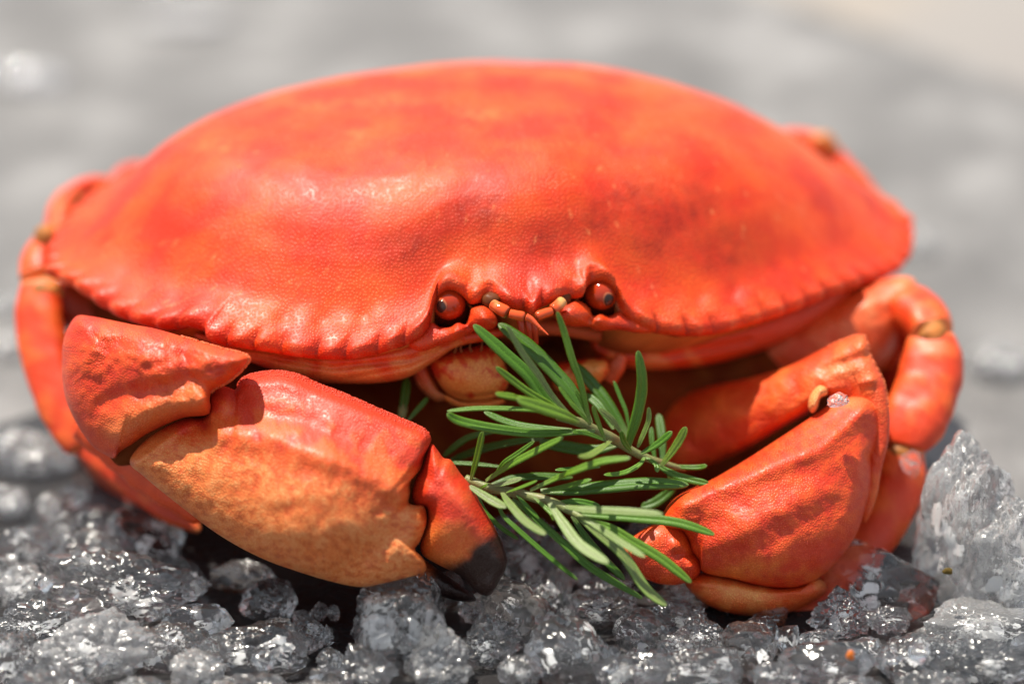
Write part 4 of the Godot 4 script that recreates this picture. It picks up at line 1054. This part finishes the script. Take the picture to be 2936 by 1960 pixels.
func make_ice() -> void:
	var kinds := []
	for k in 9:
		kinds.append(ice_mesh(50 + k, 5 if k in [1, 2, 5] else (4 if k < 6 else 3), [0.9, 0.7, 0.3, 0.15, 0.8, 0.5, 0.4, 0.8, 0.2][k], [0.14, 0.26, 0.34, 0.22, 0.12, 0.40, 0.24, 0.16, 0.2][k], [9, 14, 16, 10, 8, 18, 5, 3, 3][k], [26, 44, 50, 22, 28, 56, 24, 0, 0][k]))
	kinds.append(ice_mesh(77, 5, -1.0, 0.22, 36, 190))      # 9, 10: big blunt blocks
	kinds.append(ice_mesh(78, 5, -1.0, 0.27, 30, 190))
	var list := [
		# bearing x, y, width, height, shape, material (0 clear, 1 frosted, 2 cloudy), label
		[89, 1571, 180, 120, 1, 0, "glassy ice chunk with a round air hole at the left edge of the heap"],
		[71, 1685, 150, 120, 2, 2, "knobbly white ice lump below the glassy chunk at the far left"],
		[271, 1607, 225, 125, 5, 0, "bubbly ice lump resting behind the big oblong ice chunk on the left"],
		[275, 1504, 145, 105, 3, 1, "blurred upright ice lump between the heap and the left claw"],
		[429, 1554, 190, 155, 0, 0, "dark clear ice chunk leaning nearest under the left claw"],
		[545, 1668, 80, 130, 4, 0, "narrow clear ice piece standing at the oblong chunk's right end"],
		[378, 1697, 400, 190, 5, 1, "big oblong ice chunk in the middle of the left heap"],
		[568, 1775, 160, 92, 0, 0, "flat dark ice chunk below the oblong chunk's right tip"],
		[143, 1454, 75, 75, 3, 2, "small bright blurred ice bead above the left heap"],
		[107, 1795, 235, 135, 2, 0, "clear bubbly ice lump low on the far left"],
		[250, 1878, 270, 175, 5, 2, "rugged white ice lump at the bottom, below the oblong chunk"],
		[46, 1895, 150, 160, 1, 0, "dark ice lump in the bottom left corner"],
		[464, 1862, 210, 150, 2, 0, "grey ice lump at the bottom right of the rugged white one"],
		[560, 1925, 150, 110, 5, 2, "sparkling ice lump cut by the bottom edge under the left claw's middle"],
		[193, 1550, 60, 55, 3, 0, "tiny clear ice bead between two lumps on the left"],
		[4, 1645, 90, 110, 4, 1, "bright ice sliver cut by the left edge"],
		[18, 1440, 130, 95, 2, 2, "blurred white ice lump at the left edge above the glassy chunk"],
		[205, 1425, 75, 60, 4, 1, "small blurred ice bit under the left leg's lower end"],
		[165, 1520, 100, 80, 1, 1, "blurred ice lump between the bright bead and the upright lump"],
		[150, 1992, 210, 120, 5, 1, "bubbly ice lump cut by the bottom edge, nearest the bottom left corner"],
		[400, 1996, 190, 110, 2, 0, "clear ice lump cut by the bottom edge below the grey ice lump"],
		[720, 1990, 210, 100, 5, 0, "ice lump cut by the bottom edge in front of the broad chunk"],
		[905, 1995, 150, 90, 1, 1, "white flecked ice lump cut by the bottom edge below the round frosted pebble"],
		[2440, 1995, 190, 100, 2, 0, "ice lump cut by the bottom edge below the glinting chunk"],
		[2690, 1990, 210, 110, 5, 1, "ice lump cut by the bottom edge right of the smooth grey lump"],
		[85, 1300, 260, 150, 1, 2, "large out of focus white ice block beside the left legs"],
		[22, 1000, 80, 70, 3, 2, "small out of focus ice piece left of the shell"],
		[690, 1650, 170, 90, 6, 0, "added clear ice piece lying in the shade under the left claw"],  # added to cover a sunlit strip of slab
		[773, 1727, 150, 135, 3, 0, "smooth clear ice dome standing alone under the left claw"],
		[915, 1760, 44, 48, 0, 0, "tiny clear ice cube right of the smooth dome"],
		[955, 1755, 36, 44, 2, 0, "tiny crinkled ice bead touching the tiny cube"],
		[877, 1820, 115, 85, 1, 0, "low dark ice lump in front of the tiny cube"],
		[937, 1828, 42, 54, 4, 0, "small upright ice pebble on the low dark lump"],
		[734, 1865, 290, 160, 1, 0, "broad ice chunk in front of the smooth dome"],
		[949, 1900, 86, 78, 3, 1, "round frosted ice pebble right of the broad chunk"],
		[1151, 1790, 260, 330, 9, 1, "tallest foreground ice chunk, a blunt frosted peak"],
		[1256, 1706, 105, 125, 0, 0, "sharp ice shard leaning on the right of the blunt peak"],
		[1464, 1770, 180, 160, 0, 0, "pointed clear ice chunk under the black claw tip"],
		[1365, 1748, 84, 84, 2, 0, "small crinkled ice bit left of the pointed chunk"],
		[1564, 1700, 135, 115, 1, 0, "clear ice chunk just below the longest thin rosemary leaf"],
		[1736, 1740, 190, 115, 5, 0, "wide crinkled ice lump under the rosemary leaf tips"],
		[1625, 1745, 70, 95, 4, 0, "narrow ice shard in front of the crinkled lump"],
		[1629, 1870, 235, 200, 3, 1, "round ice ball with dark hollows at the bottom middle"],
		[1832, 1820, 155, 145, 3, 0, "round glassy ice ball right of the hollowed one"],
		[1947, 1770, 140, 100, 5, 0, "glossy wet ice lump below the right claw's finger"],
		[2012, 1828, 120, 115, 2, 0, "crinkled ice lump under the glossy wet lump"],
		[1951, 1860, 115, 90, 1, 1, "pale ice lump wedged before the crinkled one"],
		[1997, 1920, 260, 130, 1, 1, "wide frosted ice lump at the bottom, right of the middle"],
		[1499, 1590, 250, 200, 5, 0, "dim ice block in shade behind the lower rosemary sprig"],
		[1844, 1580, 120, 190, 2, 0, "tall clear ice lump showing red beside the right claw's finger"],
		[1679, 1655, 76, 62, 5, 0, "little bubbly ice bit beneath the trailing rosemary"],
		[1966, 1712, 140, 70, 1, 0, "flat ice piece tucked under the right claw's finger"],
		[1392, 1858, 160, 120, 5, 1, "rough ice lump between the blunt peak and the hollowed ball"],
		[1487, 1925, 110, 95, 2, 0, "small dark ice lump cut by the bottom edge left of the hollowed ball"],
		[1260, 1900, 170, 150, 5, 2, "sparkling ice lump at the foot of the blunt peak"],
		[1813, 1935, 210, 100, 5, 1, "rough ice lump cut by the bottom edge below the glassy ball"],
		[2139, 1862, 170, 155, 3, 0, "crisp clear ice ball at the bottom under the right claw"],
		[2259, 1830, 68, 84, 4, 0, "small ice cone against the crisp ball's right side"],
		[2211, 1753, 104, 88, 3, 0, "clear round ice bead tinted red in front of the right claw"],
		[2299, 1697, 72, 48, 2, 0, "tiny ice bit stuck to the underside of the right claw"],
		[2498, 1673, 275, 185, 0, 0, "slanted clear ice block leaning on the right leg"],
		[2418, 1775, 155, 115, 5, 0, "dark bubbly ice lump below the slanted block"],
		[2545, 1775, 140, 70, 2, 1, "low glittering ice lump right of the dark bubbly one"],
		[2383, 1912, 210, 120, 0, 0, "clear ice chunk with a white glint and an orange crumb"],
		[2765, 1500, 225, 560, 9, 2, "tall cloudy white ice block right of the crab"],
		[2890, 1600, 240, 430, 10, 2, "cloudy white ice block cut by the right edge"],
		[2810, 1800, 310, 150, 10, 2, "low cloudy ice shelf at the foot of the tall block"],
		[2610, 1890, 190, 125, 1, 0, "grey smooth ice lump at the bottom right"],
		[2837, 1910, 270, 125, 5, 0, "wrinkled grey ice slab in the bottom right corner"],
		[2223, 1935, 130, 70, 2, 0, "small ice bit cut by the bottom edge below the crisp ball"],
		[2339, 1842, 86, 74, 5, 0, "small dark ice bit between the crisp ball and the glinting chunk"],
		[2860, 1040, 150, 120, 2, 2, "out of focus ice lump at the right, behind the tall block"],
		[2640, 705, 90, 80, 3, 2, "blurred ice bead right of the shell's tip"],
		[620, 1870, 120, 90, 3, 0, "round grey ice lump left of the broad chunk"],
		[1060, 1920, 150, 100, 5, 1, "glittering ice lump at the bottom left of the blunt peak"],
		[2480, 1870, 110, 80, 3, 0, "smooth ice pebble right of the glinting chunk"],
		[2700, 1860, 150, 90, 2, 1, "crumpled ice lump before the cloudy shelf"],
		[2180, 1800, 90, 60, 6, 0, "thin ice flake behind the crisp ball"],
		[90, 225, 170, 100, 1, 3, "far blurred white ice lump at the upper left edge"],
		[520, 60, 230, 70, 5, 3, "far blurred white ice patch at the top, left of the shell"],
		[30, 880, 90, 60, 2, 2, "blurred ice crumb at the left edge beside the shell"]]
	for c in list:
		var hm: float = c[3] * 0.5 * px(0.52)
		var y: float = minf(hm * 0.82, 0.016)
		if c[1] > 1400: y = maxf(y, 0.0035)
		var d := rest_depth(c[1], y)
		var half: float = c[2] * 0.5 * px(d)
		var high: float = c[3] * 0.5 * px(d)
		if c[1] < 320: high *= 0.6
		var o := put("ice_chunk", kinds[c[4]], [M.ice, M.frost, M.cloudy, M.snow][c[5]], self, spot(c[0], c[1], d))
		o.basis = Basis.from_scale(Vector3(half, high, minf(half, high) * rng.randf_range(0.95, 1.25)) * 1.08) * Basis.from_euler(Vector3(rng.randf_range(-0.5, 0.5), rng.randf() * TAU, rng.randf_range(-0.5, 0.5)) * (1.0 if c[4] < 9 else 0.22))
		icy(o, o.material_override)
		tag(o, c[6], "ice", "ice chunks around the crab")
	# bits on the crab itself
	var o := put("ice_chip", kinds[1], M.ice, self, spot(2402, 1146, .5105))
	icy(o, M.ice)
	o.basis = Basis(Vector3.BACK, 0.5).scaled(Vector3(0.0019, 0.0011, 0.0014))
	tag(o, "flat clear ice chip lying on the right claw's wrist joint", "ice")
	o = put("ice_chip", kinds[2], M.ice, self, spot(2612, 1325, .531))
	icy(o, M.ice)
	o.basis = Basis.from_scale(Vector3(0.0020, 0.0024, 0.0016))
	tag(o, "glinting ice chip stuck to the right leg's joint", "ice")
	# fine crushed ice between and under the chunks
	var mm := MultiMesh.new()
	mm.transform_format = MultiMesh.TRANSFORM_3D
	mm.mesh = kinds[7]
	var spots := []
	for k in 230:
		var x := rng.randf_range(-60, 3000)
		var y := rng.randf_range(1380, 2060)
		var reach := ramp(x / W, [[0, 1400], [0.1, 1480], [0.2, 1690], [0.33, 1760], [0.46, 1690], [0.55, 1600], [0.66, 1640], [0.75, 1780], [0.85, 1800], [0.9, 1560], [1.0, 1380]])
		if y < reach: continue
		var deep := clampf((y - reach) / 260.0, 0.0, 1.0)
		var r := rng.randf_range(0.0006, 0.0018)
		var d := rest_depth(y, r + rng.randf() * 0.006 * deep)
		spots.append(Transform3D(Basis.from_euler(Vector3(rng.randf() * TAU, rng.randf() * TAU, rng.randf() * TAU)).scaled(Vector3(r, r * rng.randf_range(0.6, 1.0), r)), spot(x, y, d)))
	mm.instance_count = spots.size()
	for k in spots.size(): mm.set_instance_transform(k, spots[k])
	var fine := MultiMeshInstance3D.new()
	fine.name = "crushed_ice"
	fine.multimesh = mm
	fine.material_override = M.ice
	add_child(fine)
	tag(fine, "fine crushed ice and slush between the chunks", "crushed ice", "", "stuff")
	# crumbs
	var cr1 := put("shell_crumb", ball(Vector3.ZERO, 0.0007, 0.0009, 0.0006, Color(0.75, 0.2, 0.04), Basis.IDENTITY, 12, 0.5), M.mouth, self, spot(2438, 1878, rest_depth(1878, 0.0098)))
	tag(cr1, "tiny orange shell crumb on the glinting ice chunk", "crumb")
	var cr2 := put("dark_fleck", ball(Vector3.ZERO, 0.0009, 0.0006, 0.0005, Color(0.12, 0.08, 0.02), Basis.IDENTITY, 12, 0.5), M.mouth, self, spot(2717, 1637, rest_depth(1637, 0.012) - 0.006))
	tag(cr2, "tiny dark fleck on the cloudy ice block", "crumb")
